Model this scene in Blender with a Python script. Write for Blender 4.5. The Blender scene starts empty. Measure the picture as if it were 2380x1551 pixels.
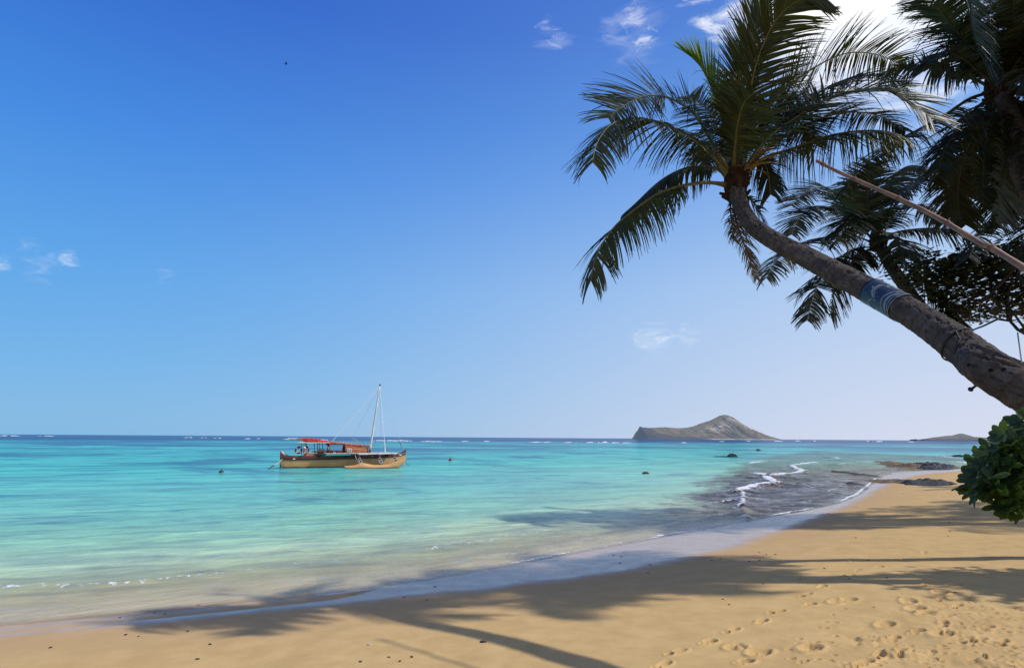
import bpy, math, random
import numpy as np
from mathutils import Vector, Matrix, noise as mnoise
R = math.radians
random.seed(7); rng = np.random.default_rng(7)
scn = bpy.context.scene; col = scn.collection

# ------------------------------------------------------------------ camera
CAMZ = 2.5; FPX = 1322.0; CX, CY = 1189.5, 775.5
PITCH = math.atan((1016-775.5)/FPX); ROLL = 0.0066
_F = Vector((0, math.cos(PITCH), math.sin(PITCH)))
_R0 = Vector((1, 0, 0)); _U0 = _R0.cross(_F)
_Rv = (_R0*math.cos(ROLL) + _U0*math.sin(ROLL)).normalized(); _Uv = _Rv.cross(_F).normalized()
CAM = Vector((0, 0, CAMZ))
cd = bpy.data.cameras.new('camera'); cam = bpy.data.objects.new('camera', cd); col.objects.link(cam)
cam.matrix_world = Matrix(((_Rv.x, _Uv.x, -_F.x, 0), (_Rv.y, _Uv.y, -_F.y, 0), (_Rv.z, _Uv.z, -_F.z, CAMZ), (0, 0, 0, 1)))
cd.sensor_width = 36; cd.lens = 36*FPX/2379; cd.clip_start = 0.05; cd.clip_end = 90000
scn.camera = cam

def ray(px, py):
    return (_Rv*((px-CX)/FPX) + _Uv*((CY-py)/FPX) + _F)
def at(px, py, fwd):                     # the point seen at a picture position, `fwd` metres ahead (world y)
    d = ray(px, py); return CAM + d*(fwd/d.y)
def atz(px, py, z=0.0):
    d = ray(px, py); return CAM + d*((z-CAMZ)/d.z)

# ------------------------------------------------------------------ curves / noise
def catmull(P, n):
    P = [np.array(p, float) for p in P]
    P = [2*P[0]-P[1]] + P + [2*P[-1]-P[-2]]
    out = []; m = len(P)-3
    for i in range(m):
        a, b, c, d = P[i:i+4]
        for k in range(n):
            t = k/n
            out.append(.5*((2*b)+(-a+c)*t+(2*a-5*b+4*c-d)*t*t+(-a+3*b-3*c+d)*t**3))
    out.append(P[-2]); return np.array(out)
def resample(C, n):
    s = np.r_[0, np.cumsum(np.linalg.norm(np.diff(C, axis=0), axis=1))]
    t = np.linspace(0, s[-1], n)
    return np.stack([np.interp(t, s, C[:, k]) for k in range(C.shape[1])], 1), s[-1]
def _h(ix, iy, seed):
    n = (ix.astype(np.int64)*374761393 + iy.astype(np.int64)*668265263 + seed*1274126177) & 0x7fffffff
    n = ((n ^ (n >> 13))*1274126177) & 0x7fffffff
    return ((n ^ (n >> 16)) & 0xffff)/65535.0
def vnoise(x, y, seed=0):
    ix = np.floor(x); iy = np.floor(y); fx = x-ix; fy = y-iy
    fx = fx*fx*fx*(fx*(fx*6-15)+10); fy = fy*fy*fy*(fy*(fy*6-15)+10)
    a = _h(ix, iy, seed); b = _h(ix+1, iy, seed); c = _h(ix, iy+1, seed); d = _h(ix+1, iy+1, seed)
    return (a*(1-fx)+b*fx)*(1-fy)+(c*(1-fx)+d*fx)*fy
def fbm(x, y, o=4, seed=0):
    s = 0; a = .5
    for k in range(o):
        s = s + a*(vnoise(x, y, seed+k)-.5)*2; x = x*2.03+7.1; y = y*2.03+3.7; a *= .5
    return s
def sstep(a, b, x):
    t = np.clip((x-a)/(b-a), 0, 1); return t*t*(3-2*t)
def polydist(x, y, P, sign=True):
    best = np.full(x.shape, 1e18); sg = np.ones(x.shape)
    for i in range(len(P)-1):
        ax, ay = P[i]; bx, by = P[i+1]; dx, dy = bx-ax, by-ay
        t = np.clip(((x-ax)*dx+(y-ay)*dy)/(dx*dx+dy*dy), 0, 1)
        qx = x-(ax+t*dx); qy = y-(ay+t*dy); d = qx*qx+qy*qy
        m = d < best
        best = np.where(m, d, best)
        if sign: sg = np.where(m, np.sign(qx*dy-qy*dx), sg)   # + = right of the line (landward)
    return np.sqrt(best)*(sg if sign else 1)

# ------------------------------------------------------------------ object helpers
def tag(o, label=None, cat=None, group=None, kind=None):
    if label: o['label'] = label
    if cat: o['category'] = cat
    if group: o['group'] = group
    if kind: o['kind'] = kind
    return o
def empty(name, loc=(0, 0, 0), rz=0, parent=None):
    o = bpy.data.objects.new(name, None); col.objects.link(o); o.location = loc; o.rotation_euler = (0, 0, rz)
    o.empty_display_size = .2
    if parent: o.parent = parent
    return o
class MB:
    def __init__(s): s.v = []; s.f = []; s.m = []; s.uv = None
    def add(s, V, F, mi=0):
        b = len(s.v); s.v.extend([tuple(p) for p in V])
        for f in F: s.f.append(tuple(b+i for i in f)); s.m.append(mi)
    def tube(s, P, rad, seg=8, cap=True, mi=0, flat=1.0):
        P = [Vector(p) for p in P]; n = len(P)
        if not hasattr(rad, '__len__'): rad = [rad]*n
        V = []; F = []; ref = None
        for i in range(n):
            T = (P[min(i+1, n-1)]-P[max(i-1, 0)])
            T = T.normalized() if T.length > 1e-9 else Vector((0, 0, 1))
            if ref is None:
                ref = Vector((0, 0, 1)) if abs(T.z) < .9 else Vector((1, 0, 0))
            A = (ref - T*ref.dot(T)).normalized(); B = T.cross(A); ref = A
            for k in range(seg):
                a = 2*math.pi*k/seg
                V.append(P[i] + (A*math.cos(a)*flat + B*math.sin(a))*rad[i])
        for i in range(n-1):
            for k in range(seg):
                F.append((i*seg+k, i*seg+(k+1) % seg, (i+1)*seg+(k+1) % seg, (i+1)*seg+k))
        if cap: F.append(tuple(range(seg))[::-1]); F.append(tuple((n-1)*seg+k for k in range(seg)))
        s.add(V, F, mi)
    def box(s, c, size, rot=None, mi=0, bev=0.0):
        c = Vector(c); hx, hy, hz = [k/2 for k in size]; M = rot or Matrix.Identity(3)
        b = min(bev, hx*.9, hy*.9, hz*.9)
        if b <= 0:
            V = [c+M@Vector((x, y, z)) for x in (-hx, hx) for y in (-hy, hy) for z in (-hz, hz)]
            s.add(V, [(0, 1, 3, 2), (4, 6, 7, 5), (0, 4, 5, 1), (2, 3, 7, 6), (0, 2, 6, 4), (1, 5, 7, 3)], mi); return
        V = []; F = []
        for sz, zz in ((-1, hz-b), (-1, hz), (1, hz), (1, hz-b)): pass
        rings = [(-hz, b), (-hz+b, 0), (hz-b, 0), (hz, b)]
        for z, ins in rings:
            x, y = hx-ins, hy-ins; q = b*.7
            for (px, py) in ((x-q, -y), (x, -y+q), (x, y-q), (x-q, y), (-x+q, y), (-x, y-q), (-x, -y+q), (-x+q, -y)):
                V.append(c+M@Vector((px, py, z)))
        for i in range(3):
            for k in range(8): F.append((i*8+k, i*8+(k+1) % 8, (i+1)*8+(k+1) % 8, (i+1)*8+k))
        F.append(tuple(range(8))[::-1]); F.append(tuple(24+k for k in range(8))); s.add(V, F, mi)
    def beam(s, a, b, w, h, mi=0, bev=0.0):
        a = Vector(a); b = Vector(b); d = b-a; x = d.normalized()
        up = Vector((0, 0, 1)) if abs(x.z) < .95 else Vector((0, 1, 0))
        y = up.cross(x).normalized(); z = x.cross(y)
        M = Matrix((x, y, z)).transposed(); s.box((a+b)/2, (d.length, w, h), M, mi, bev)
    def build(s, name, mats, parent=None, smooth=False):
        me = bpy.data.meshes.new(name); me.from_pydata(s.v, [], s.f); me.update()
        for m in (mats if isinstance(mats, (list, tuple)) else [mats]): me.materials.append(m)
        me.polygons.foreach_set('material_index', s.m)
        if smooth: me.polygons.foreach_set('use_smooth', [True]*len(s.f))
        o = bpy.data.objects.new(name, me); col.objects.link(o)
        if parent: o.parent = parent
        return o
def grid_mesh(name, X, Y, Z, wrap=False, attr=None, mat=None):
    n, m = X.shape
    me = bpy.data.meshes.new(name)
    co = np.stack([X, Y, Z], -1).reshape(-1, 3).astype(np.float32)
    i = np.arange(n-1)[:, None]; j = np.arange(m if wrap else m-1)[None, :]; j2 = (j+1) % m
    F = np.stack([i*m+j, i*m+j2, (i+1)*m+j2, (i+1)*m+j], -1).reshape(-1, 4)
    me.vertices.add(len(co)); me.vertices.foreach_set('co', co.ravel())
    me.loops.add(F.size); me.loops.foreach_set('vertex_index', F.ravel().astype(np.int32))
    me.polygons.add(len(F)); me.polygons.foreach_set('loop_start', np.arange(0, F.size, 4, dtype=np.int32))
    me.update(calc_edges=True)
    me.polygons.foreach_set('use_smooth', np.ones(len(F), bool))
    if attr is not None:
        a = me.color_attributes.new('mask', 'FLOAT_COLOR', 'POINT')
        a.data.foreach_set('color', attr.reshape(-1, 4).astype(np.float32).ravel())
    if mat: me.materials.append(mat)
    o = bpy.data.objects.new(name, me); col.objects.link(o); return o

# ------------------------------------------------------------------ node helper
class NT:
    def __init__(s, name):
        s.mat = bpy.data.materials.new(name); s.mat.use_nodes = True; s.t = s.mat.node_tree
        s.t.nodes.clear(); s.out = s.n('ShaderNodeOutputMaterial')
    def n(s, typ, **kw):
        nd = s.t.nodes.new(typ)
        for k, v in kw.items():
            if k == 'i':
                for a, b in v.items(): s.set(nd.inputs[a], b)
            else: setattr(nd, k, v)
        return nd
    def set(s, sock, v):
        if isinstance(v, bpy.types.NodeSocket): s.t.links.new(v, sock)
        elif isinstance(v, bpy.types.Node): s.t.links.new(v.outputs[0], sock)
        else:
            if hasattr(sock.default_value, '__len__') and not hasattr(v, '__len__'): v = [v]*len(sock.default_value)
            if hasattr(v, '__len__') and len(v) == 3 and len(sock.default_value) == 4: v = (*v, 1)
            sock.default_value = v
    def math(s, op, a, b=0.0, c=0.0, clamp=False):
        nd = s.n('ShaderNodeMath', operation=op, use_clamp=clamp); s.set(nd.inputs[0], a); s.set(nd.inputs[1], b); s.set(nd.inputs[2], c); return nd.outputs[0]
    def vm(s, op, a, b=(0, 0, 0)):
        nd = s.n('ShaderNodeVectorMath', operation=op); s.set(nd.inputs[0], a); s.set(nd.inputs[1], b); return nd
    def ramp(s, f, stops, interp='LINEAR'):
        nd = s.n('ShaderNodeValToRGB'); cr = nd.color_ramp; cr.interpolation = interp
        while len(cr.elements) > 1: cr.elements.remove(cr.elements[-1])
        for k, (p, c) in enumerate(stops):
            e = cr.elements[0] if k == 0 else cr.elements.new(p)
            e.position = p; e.color = (*c, 1) if hasattr(c, '__len__') else (c, c, c, 1)
        s.set(nd.inputs[0], f); return nd.outputs[0]
    def mix(s, f, a, b, typ='MIX'):
        nd = s.n('ShaderNodeMix', data_type='RGBA', blend_type=typ); s.set(nd.inputs[0], f); s.set(nd.inputs[6], a); s.set(nd.inputs[7], b); return nd.outputs[2]
    def rng(s, v, a, b, c=0.0, d=1.0, smooth=True):
        nd = s.n('ShaderNodeMapRange', interpolation_type='SMOOTHSTEP' if smooth else 'LINEAR'); s.set(nd.inputs[0], v)
        for k, q in zip((1, 2, 3, 4), (a, b, c, d)): s.set(nd.inputs[k], q)
        return nd.outputs[0]
    def noise(s, vec, scale, detail=4, rough=.55, dist=0.0, lac=2.0):
        nd = s.n('ShaderNodeTexNoise'); s.set(nd.inputs['Vector'], vec); nd.inputs['Scale'].default_value = scale
        nd.inputs['Detail'].default_value = detail; nd.inputs['Roughness'].default_value = rough; nd.inputs['Distortion'].default_value = dist
        return nd.outputs[0]
    def bump(s, h, strength=.3, dist=.01, nrm=None):
        nd = s.n('ShaderNodeBump'); nd.inputs['Strength'].default_value = strength; nd.inputs['Distance'].default_value = dist
        s.set(nd.inputs['Height'], h)
        if nrm is not None: s.set(nd.inputs['Normal'], nrm)
        return nd.outputs[0]
    def coord(s, which='Object'): return s.n('ShaderNodeTexCoord').outputs[which]
    def pos(s): return s.n('ShaderNodeNewGeometry').outputs['Position']
    def map(s, v, scale=(1, 1, 1), rot=(0, 0, 0)):
        nd = s.n('ShaderNodeMapping'); s.set(nd.inputs[0], v); nd.inputs['Scale'].default_value = scale; nd.inputs['Rotation'].default_value = rot; return nd.outputs[0]
    def surf(s, sh): s.t.links.new(sh if isinstance(sh, bpy.types.NodeSocket) else sh.outputs[0], s.out.inputs[0]); return s.mat
    def bsdf(s, **kw):
        nd = s.n('ShaderNodeBsdfPrincipled')
        for k, v in kw.items(): s.set(nd.inputs[k.replace('_', ' ')], v)
        return nd
def simple(name, c1, c2=None, scale=6, rough=.6, bump=.2, bd=.005, spec=.3, stretch=(1, 1, 1), metal=0.0):
    t = NT(name); c2 = c2 or tuple(k*.7 for k in c1)
    v = t.map(t.coord(), stretch); n = t.noise(v, scale, 6, .6)
    c = t.mix(t.rng(n, .35, .65), c1, c2)
    b = t.bsdf(Base_Color=c, Roughness=rough, Metallic=metal)
    b.inputs['Specular IOR Level'].default_value = spec
    t.set(b.inputs['Normal'], t.bump(t.noise(v, scale*4, 5), bump, bd)); return t.surf(b)

# ------------------------------------------------------------------ world + sun
SUN_AZ, SUN_EL = R(96), R(47)       # azimuth clockwise from the view direction (+y)
SUND = Vector((math.sin(SUN_AZ)*math.cos(SUN_EL), math.cos(SUN_AZ)*math.cos(SUN_EL), math.sin(SUN_EL)))
w = bpy.data.worlds.new('World'); scn.world = w; w.use_nodes = True; wt = w.node_tree; wt.nodes.clear()
t = NT('tmp'); bpy.data.materials.remove(t.mat); t = NT.__new__(NT); t.t = wt
t.out = t.n('ShaderNodeOutputWorld')
sky = t.n('ShaderNodeTexSky', sky_type='NISHITA'); sky.sun_disc = False; sky.sun_elevation = SUN_EL; sky.sun_rotation = SUN_AZ
sky.altitude = 10; sky.air_density = 1.0; sky.dust_density = .6; sky.ozone_density = 2.2
D = t.n('ShaderNodeTexCoord').outputs['Generated']
sep = t.n('ShaderNodeSeparateXYZ'); t.set(sep.inputs[0], D)
el = sep.outputs['Z']
# tropical air: deep blue overhead, pale humid haze low down and toward the sun
tint = t.ramp(el, [(0, (.21, .49, .80)), (.10, (.165, .455, .83)), (.24, (.11, .39, .85)), (.42, (.055, .265, .80)), (.62, (.026, .135, .63)), (1, (.015, .08, .45))])
tint10 = t.vm('MULTIPLY', tint, (10, 10, 10)).outputs[0]
skc = t.mix(.90, sky, tint10)
toSun = t.vm('DOT_PRODUCT', D, tuple(Vector((.80, .60, .10)).normalized())).outputs['Value']
hz = t.math('MULTIPLY', t.math('POWER', t.rng(toSun, -.2, 1.0, smooth=False), 2.2), t.rng(el, 1.25, -.25, smooth=False))
hzc = t.ramp(el, [(0, (.70, .73, .87)), (.25, (.56, .69, .90)), (.5, (.27, .50, .88)), (.75, (.18, .40, .85))]); hzc = t.vm('MULTIPLY', hzc, (10, 10, 10)).outputs[0]
skc = t.mix(t.math('MULTIPLY', hz, 1.2, clamp=True), skc, hzc)
bg1 = t.n('ShaderNodeBackground'); t.set(bg1.inputs[0], skc); bg1.inputs[1].default_value = .10
nz = t.noise(t.map(D, (1, 1, 1.6)), 5.5, 9, .62, .5)
nf = t.noise(t.map(D, (1.0, 1, 2.2)), 26, 10, .68, 1.2)
nw = t.noise(t.map(D, (1.0, 1, 3.2)), 11, 8, .6, .8)
def blob(px, py, r_in, r_out, n, amt, lift=.17, lo=.56, hi=.84):
    c = ray(px, py).normalized()
    d = t.vm('DOT_PRODUCT', D, tuple(c)).outputs['Value']
    m = t.rng(d, math.cos(R(r_out)), math.cos(R(r_in)), smooth=False)
    v = t.math('ADD', n, t.math('MULTIPLY', t.math('SUBTRACT', m, .5), lift*2))
    return t.math('MULTIPLY', t.math('MULTIPLY', t.rng(v, lo, hi), t.rng(m, 0.0, .5)), amt)
cm = t.math('MAXIMUM', blob(1965, -10, 1, 12.5, nz, 1.0, .42, .46, 1.0), blob(2080, 60, 1, 11, nw, .75, .30, .42, 1.0))
for a in [(1760, 30, .5, 9, nw, .85), (1880, 40, 1, 8, nz, .9), (1470, 40, .1, 2.2, nf, .42), (1498, 92, .1, 1.9, nf, .5), (1435, 70, .1, 2.4, nw, .2), (1480, 70, .1, 4.5, nw, .10), (1297, 95, .1, 1.9, nf, .32), (1285, 80, .1, 3.0, nw, .16),
          (1262, 62, .1, 1.4, nf, .2), (1490, 789, .1, 1.6, nf, .35), (1520, 782, .1, 1.7, nf, .45), (1550, 784, .1, 1.5, nf, .35), (1600, 777, .1, 2.0, nf, .15), (1520, 786, .1, 3.0, nw, .15),
          (70, 575, .1, 1.6, nf, .14), (163, 601, .1, 1.3, nf, .26), (90, 612, .1, 2.4, nf, .12), (0, 614, .1, 1.5, nf, .28), (385, 641, .1, 1.4, nf, .12)]:
    cm = t.math('MAXIMUM', cm, blob(*a))
# unseen white cloud behind the camera, added as neutral fill to soften shadows
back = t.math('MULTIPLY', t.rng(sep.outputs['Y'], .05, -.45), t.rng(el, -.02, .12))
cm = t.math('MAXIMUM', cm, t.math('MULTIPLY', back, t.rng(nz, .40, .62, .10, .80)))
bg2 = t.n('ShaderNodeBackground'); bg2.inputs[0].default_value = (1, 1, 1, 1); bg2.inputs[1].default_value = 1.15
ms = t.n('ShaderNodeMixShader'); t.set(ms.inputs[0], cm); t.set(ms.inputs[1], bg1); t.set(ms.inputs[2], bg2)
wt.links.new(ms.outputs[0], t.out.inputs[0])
sl = bpy.data.lights.new('sun', 'SUN'); sl.energy = 4.1; sl.angle = R(.95); sl.color = (1, .95, .87)
so = bpy.data.objects.new('sun', sl); col.objects.link(so); so.rotation_euler = SUND.to_track_quat('Z', 'Y').to_euler()
scn.view_settings.view_transform = 'Standard'; scn.view_settings.look = 'None'; scn.view_settings.exposure = 0

# ------------------------------------------------------------------ shoreline and terrain
shore_px = [(0, 1452), (300, 1424), (600, 1390), (900, 1362), (1200, 1308), (1450, 1262), (1650, 1226), (1735, 1207), (1850, 1190), (1955, 1166), (2005, 1140), (2035, 1112), (2050, 1103), (2110, 1094), (2240, 1087)]
SH = [tuple(atz(*p))[:2] for p in shore_px]
a0 = SH[0]; a1 = SH[-1]
SH = [(a0[0]-400, a0[1]-190), (a0[0]-120, a0[1]-60), (a0[0]-30, a0[1]-14), (a0[0]-9, a0[1]-3.4), (a0[0]-3.5, a0[1]-1.1)] + SH + [(a1[0]+10, a1[1]+2.5), (a1[0]+40, a1[1]+6), (a1[0]+150, a1[1]+30), (a1[0]+900, a1[1]+160)]
def smoothline(P, n=420, it=3):
    C, _ = resample(catmull(P, 10)[:, :2], 6000)
    d = np.hypot(C[:, 0], C[:, 1]); wgt = 1/(d+4); s_ = np.r_[0, np.cumsum(.5*(wgt[1:]+wgt[:-1])*np.linalg.norm(np.diff(C, axis=0), axis=1))]
    t_ = np.linspace(0, s_[-1], n); C = np.stack([np.interp(t_, s_, C[:, k]) for k in (0, 1)], 1)
    for _ in range(it):
        K = np.exp(-np.linspace(-2, 2, 13)**2); K /= K.sum()
        Q = np.pad(C, ((6, 6), (0, 0)), 'edge'); C2 = np.stack([np.convolve(Q[:, k], K, 'valid') for k in (0, 1)], 1); C2[:6] = C[:6]; C2[-6:] = C[-6:]; C = C2
    return C[::3]
SHORE = smoothline(SH)
def base_h(sd):
    land = .085*np.clip(sd, 0, None); land = 1.25*(1-np.exp(-land/1.25*1.05))
    sea = -.07*np.clip(-sd, 0, None); sea = -6*(1-np.exp(sea/6))
    return np.where(sd > 0, land, sea)
def h_pt(x, y):
    return float(base_h(polydist(np.array([x]), np.array([y]), SHORE))[0])
def ground_hit(px, py):
    lo, hi = -.5, 1.6                     # plane heights bracketing the terrain; bisect
    for _ in range(22):
        z = .5*(lo+hi); p = atz(px, py, z)
        if h_pt(p.x, p.y) > z: lo = z
        else: hi = z
    return atz(px, py, .5*(lo+hi))
wet_px = [(0, 1480), (350, 1447), (700, 1412), (1000, 1380), (1250, 1352), (1400, 1338), (1600, 1300), (1800, 1240), (1900, 1200), (1980, 1172), (2035, 1140), (2070, 1122), (2120, 1104), (2200, 1096)]
WT = [tuple(ground_hit(*p))[:2] for p in wet_px]
b0 = WT[0]; b1 = WT[-1]
WT = [(b0[0]-400, b0[1]-190), (b0[0]-30, b0[1]-14), (b0[0]-9, b0[1]-3.4)] + WT + [(b1[0]+12, b1[1]+3), (b1[0]+150, b1[1]+30), (b1[0]+900, b1[1]+160)]
WETL = smoothline(WT)

def polar(r_parts, fine, coarse, half=60):
    th = np.r_[np.linspace(-half, half, fine), np.linspace(half, 360-half, coarse+2)[1:-1]]
    rr = []
    for (a, b, n) in r_parts: rr.append(np.exp(np.linspace(math.log(a), math.log(b), n, endpoint=False)))
    rr = np.r_[tuple(rr)]; rr = np.r_[rr, r_parts[-1][1]]
    T, Rr = np.meshgrid(np.radians(th), rr)
    return Rr*np.sin(T), Rr*np.cos(T)

X, Y = polar([(.3, 3, 14), (3.0, 13, 560), (13, 60, 200), (60, 700, 60)], 1000, 70)
sd = polydist(X, Y, SHORE); wetd = polydist(X, Y, WETL)
Z = base_h(sd)
dry = sstep(.1, 2.5, wetd)
Z += fbm(X*.35, Y*.35, 3, 11)*.05*sstep(0, 6, sd) + fbm(X*1.6, Y*1.6, 3, 5)*.014*dry
near = sstep(40, 14, np.hypot(X, Y))
Z += fbm(X*7, Y*7, 3, 21)*.0022*dry*near
# trampled zone at the lower right
tr = np.zeros_like(Z)
for (px, py, r, a) in [(2130, 1500, 1.0, 1), (2300, 1450, 1.3, .9), (2200, 1540, 1.0, 1), (1950, 1530, .7, .55), (2340, 1560, 1.2, 1), (2050, 1420, .8, .5), (2300, 1350, .8, .45), (1830, 1505, .35, .5)]:
    g = ground_hit(px, py); tr = np.maximum(tr, a*np.exp(-((X-g.x)**2+(Y-g.y)**2)/(r*r)))
lump = np.clip(fbm(X*3.2, Y*3.2, 4, 31)+.05, 0, 1)
Z += tr*(fbm(X*5, Y*5, 4, 41)*.016 + fbm(X*16, Y*16, 3, 51)*.006 - lump*.02)
def stamp(x, y, rx, ry, ang, depth, rim=.35, rough=0.0, seed=0):
    global Z
    depth *= 1.9; rough *= 1.4
    m = (np.abs(X-x) < 3*max(rx, ry)) & (np.abs(Y-y) < 3*max(rx, ry))
    if not m.any(): return
    dx = X[m]-x; dy = Y[m]-y; c, s = math.cos(ang), math.sin(ang)
    u = (dx*c+dy*s)/rx; v = (-dx*s+dy*c)/ry; q = np.sqrt(u*u+v*v)
    q = q*(1+.18*fbm(X[m]*14, Y[m]*14, 2, 60+seed))
    z = -depth*(1-sstep(.74, 1.02, q)) + depth*rim*np.exp(-((q-1.22)/.22)**2)
    if rough: z = z + rough*fbm(X[m]*28, Y[m]*28, 3, 70+seed)*np.exp(-(q/1.2)**4)
    Z[m] += z
def c2(x, y): return (1393.9+.4139*x, 1161.6+.4139*y)
walk = math.atan2(2.4, 3.0)
feet = [(620, 795, 1), (825, 905, 1), (915, 680, 1), (990, 627, 0), (735, 730, 0), (425, 860, 0), (1185, 583, 1), (1250, 487, 1), (1390, 425, 0), (1155, 535, 0), (1265, 455, 0), (1570, 367, 1), (1680, 323, 0), (1820, 282, 1), (2020, 372, 1), (1905, 405, 0),
        (1440, 395, 0), (1735, 573, 2), (1910, 563, 0), (1600, 695, 2), (1930, 695, 0), (1790, 733, 1), (1655, 768, 0), (1920, 750, 2), (2060, 790, 0), (2120, 785, 0), (1480, 918, 0), (1690, 855, 0), (1830, 480, 0), (1990, 485, 2), (760, 825, 2), (895, 853, 2), (1910, 528, 2), (1770, 610, 2), (1840, 640, 2), (1180, 830, 2), (345, 935, 0),
        (2000, 600, 0), (2170, 720, 0), (1400, 560, 2), (1330, 570, 2), (1450, 930, 0), (2260, 800, 0), (1560, 870, 0)]
for k, (a, b, ty) in enumerate(feet):
    g = ground_hit(*c2(a, b)); an = walk + random.uniform(-.25, .25); c, s = math.cos(an), math.sin(an)
    if ty == 1:
        stamp(g.x, g.y, .085, .055, an, .030, .3, .003, k); stamp(g.x-.11*c, g.y-.11*s, .05, .042, an, .02, .3, 0, k)
    elif ty == 0:
        stamp(g.x+.06*c, g.y+.06*s, .10, .045, an, .019, .35, .002, k); stamp(g.x-.10*c, g.y-.10*s, .055, .037, an, .022, .3, 0, k)
    else:
        stamp(g.x, g.y, .15, .085, an, .016, .5, .016, k)
paws = [(1265, 678), (1322, 678), (1230, 712), (1265, 712), (1258, 757), (1323, 757), (1215, 798), (1290, 798), (1305, 640), (1370, 608), (1220, 896), (1285, 898), (1650, 490), (1690, 533), (1665, 552),
        (2280, 290), (2260, 320), (2275, 340), (2250, 360), (2275, 380), (2235, 395), (2205, 410), (2175, 428), (2165, 445), (2125, 460), (2110, 478), (2100, 500), (2085, 520), (2080, 545), (2090, 560), (2100, 580), (2140, 600), (2150, 625), (2130, 650), (2085, 670), (2100, 690), (2170, 670), (2220, 640), (2265, 645), (2170, 695), (2240, 600), (2320, 610), (2280, 675), (2180, 720), (2250, 722), (2285, 740), (2345, 715), (2350, 740), (2280, 785), (1950, 605), (1985, 610), (2300, 262), (1525, 605), (2120, 640), (2205, 575), (1145, 850), (1060, 838)]
for k in range(70): paws.append((random.uniform(1900, 2380), random.uniform(560, 940)))
for k in range(26): paws.append((random.uniform(1000, 1900), random.uniform(780, 940)))
for k, (a, b) in enumerate(paws):
    g = ground_hit(*c2(a, b)); stamp(g.x, g.y, random.uniform(.028, .045), random.uniform(.018, .028), random.uniform(-.5, 1.0), random.uniform(.010, .018), .35, .002, k)
for (a, b, rx, ry) in [(1540, 775, .20, .11), (1700, 860, .2, .1), (2230, 905, .22, .12), (1850, 640, .18, .08), (770, 815, .06, .05), (1500, 800, .1, .06)]:   # kicked up lumps
    g = ground_hit(*c2(a, b)); stamp(g.x, g.y, rx, ry, random.uniform(-.6, .1), -.013, .2, .020, 5)
ATT = np.stack([sd, wetd, tr, np.ones_like(sd)], -1)

t = NT('beach_sand')
at_ = t.n('ShaderNodeAttribute', attribute_name='mask'); sp = t.n('ShaderNodeSeparateColor'); t.set(sp.inputs[0], at_.outputs['Color'])
P = t.pos()
wn = t.noise(P, .9, 5, .6); wn2 = t.noise(P, 2.5, 5, .65); wd = t.math('ADD', sp.outputs[1], t.math('ADD', t.math('MULTIPLY', t.math('SUBTRACT', wn, .5), .7), t.math('MULTIPLY', t.math('SUBTRACT', wn2, .5), .12)))
wet = t.rng(wd, .30, -.30)                       # 1 on the wet strip
damp = t.rng(wd, 2.6, 0.0)
g1 = t.noise(P, 260, 2, .7); g2 = t.noise(P, 3.0, 5, .6); g3 = t.noise(P, 40, 4, .7)
dryc = t.mix(t.rng(g2, .3, .7), (.455, .305, .130), (.53, .365, .165))
dryc = t.mix(t.rng(g1, .62, .78), dryc, (.36, .23, .12)); dryc = t.mix(t.rng(g3, .3, .75, 0, .25), dryc, (.45, .30, .15))
dampc = t.mix(t.math('MULTIPLY', damp, t.rng(wn, .3, .7, .35, .75)), dryc, (.42, .275, .15))
wetc = t.mix(t.rng(g2, .3, .7), (.37, .285, .22), (.42, .33, .255))
c = t.mix(wet, dampc, wetc)
under = t.rng(sp.outputs[0], .1, -.4); c = t.mix(under, c, (.62, .53, .34))
b = t.bsdf(Base_Color=c, Roughness=t.mix(wet, .95, t.rng(wn2, .35, .65, .24, .32)), IOR=1.33)
t.set(b.inputs['Specular IOR Level'], t.math('ADD', t.math('MULTIPLY', wet, .50), .08))
hgt = t.math('ADD', t.math('MULTIPLY', g1, .5), t.math('MULTIPLY', g3, 1.2))
bn = t.n('ShaderNodeBump'); bn.inputs['Distance'].default_value = .006; t.set(bn.inputs['Strength'], t.rng(wet, 0, 1, .55, .02)); t.set(bn.inputs['Height'], hgt)
t.set(b.inputs['Normal'], bn.outputs[0]); M_sand = t.surf(b)
o = grid_mesh('beach_sand', X, Y, Z, True, ATT, M_sand)
tag(o, 'golden sand beach with footprints and long palm shadows', 'beach', kind='structure')
X0, Y0, Z0 = X, Y, Z

# ------------------------------------------------------------------ water
reef_px = [(1600, 1190), (1640, 1152), (1690, 1112), (1730, 1082), (1800, 1058), (1900, 1049), (2000, 1052), (2250, 1062), (2240, 1087), (2050, 1103), (2005, 1140), (1955, 1166), (1850, 1190), (1735, 1207), (1600, 1190)]
RF = [tuple(atz(*p))[:2] for p in reef_px]
def inside(x, y, P):
    c = np.zeros(x.shape, bool)
    for i in range(len(P)-1):
        (x1, y1), (x2, y2) = P[i], P[i+1]
        m = ((y1 > y) != (y2 > y)) & (x < (x2-x1)*(y-y1)/(y2-y1+1e-12)+x1); c ^= m
    return c
X, Y = polar([(2.0, 8, 50), (8.0, 60, 520), (60, 700, 190), (700, 40000, 60)], 900, 60)
sd = polydist(X, Y, SHORE); reefd = polydist(X, Y, RF, False)*np.where(inside(X, Y, RF), 1, -1)
rr = np.hypot(X, Y); off = -sd
Z = np.zeros_like(X)
wob = fbm(X*.16, Y*.16, 3, 3)
def crest(o0, w0, h0, k=.9, seed=1):
    ph = off - (o0 + 1.1*wob*k + .25*fbm(X*.9, Y*.9, 2, seed))
    am = np.clip(.55+fbm(X*.22+seed, Y*.22, 2, 90+seed)*1.3, 0, 1)
    return am*h0*np.where(ph > 0, np.exp(-(ph/w0)**2), np.exp(-(ph/(w0*.35))**2)), ph, am
foam = np.zeros_like(X)
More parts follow.
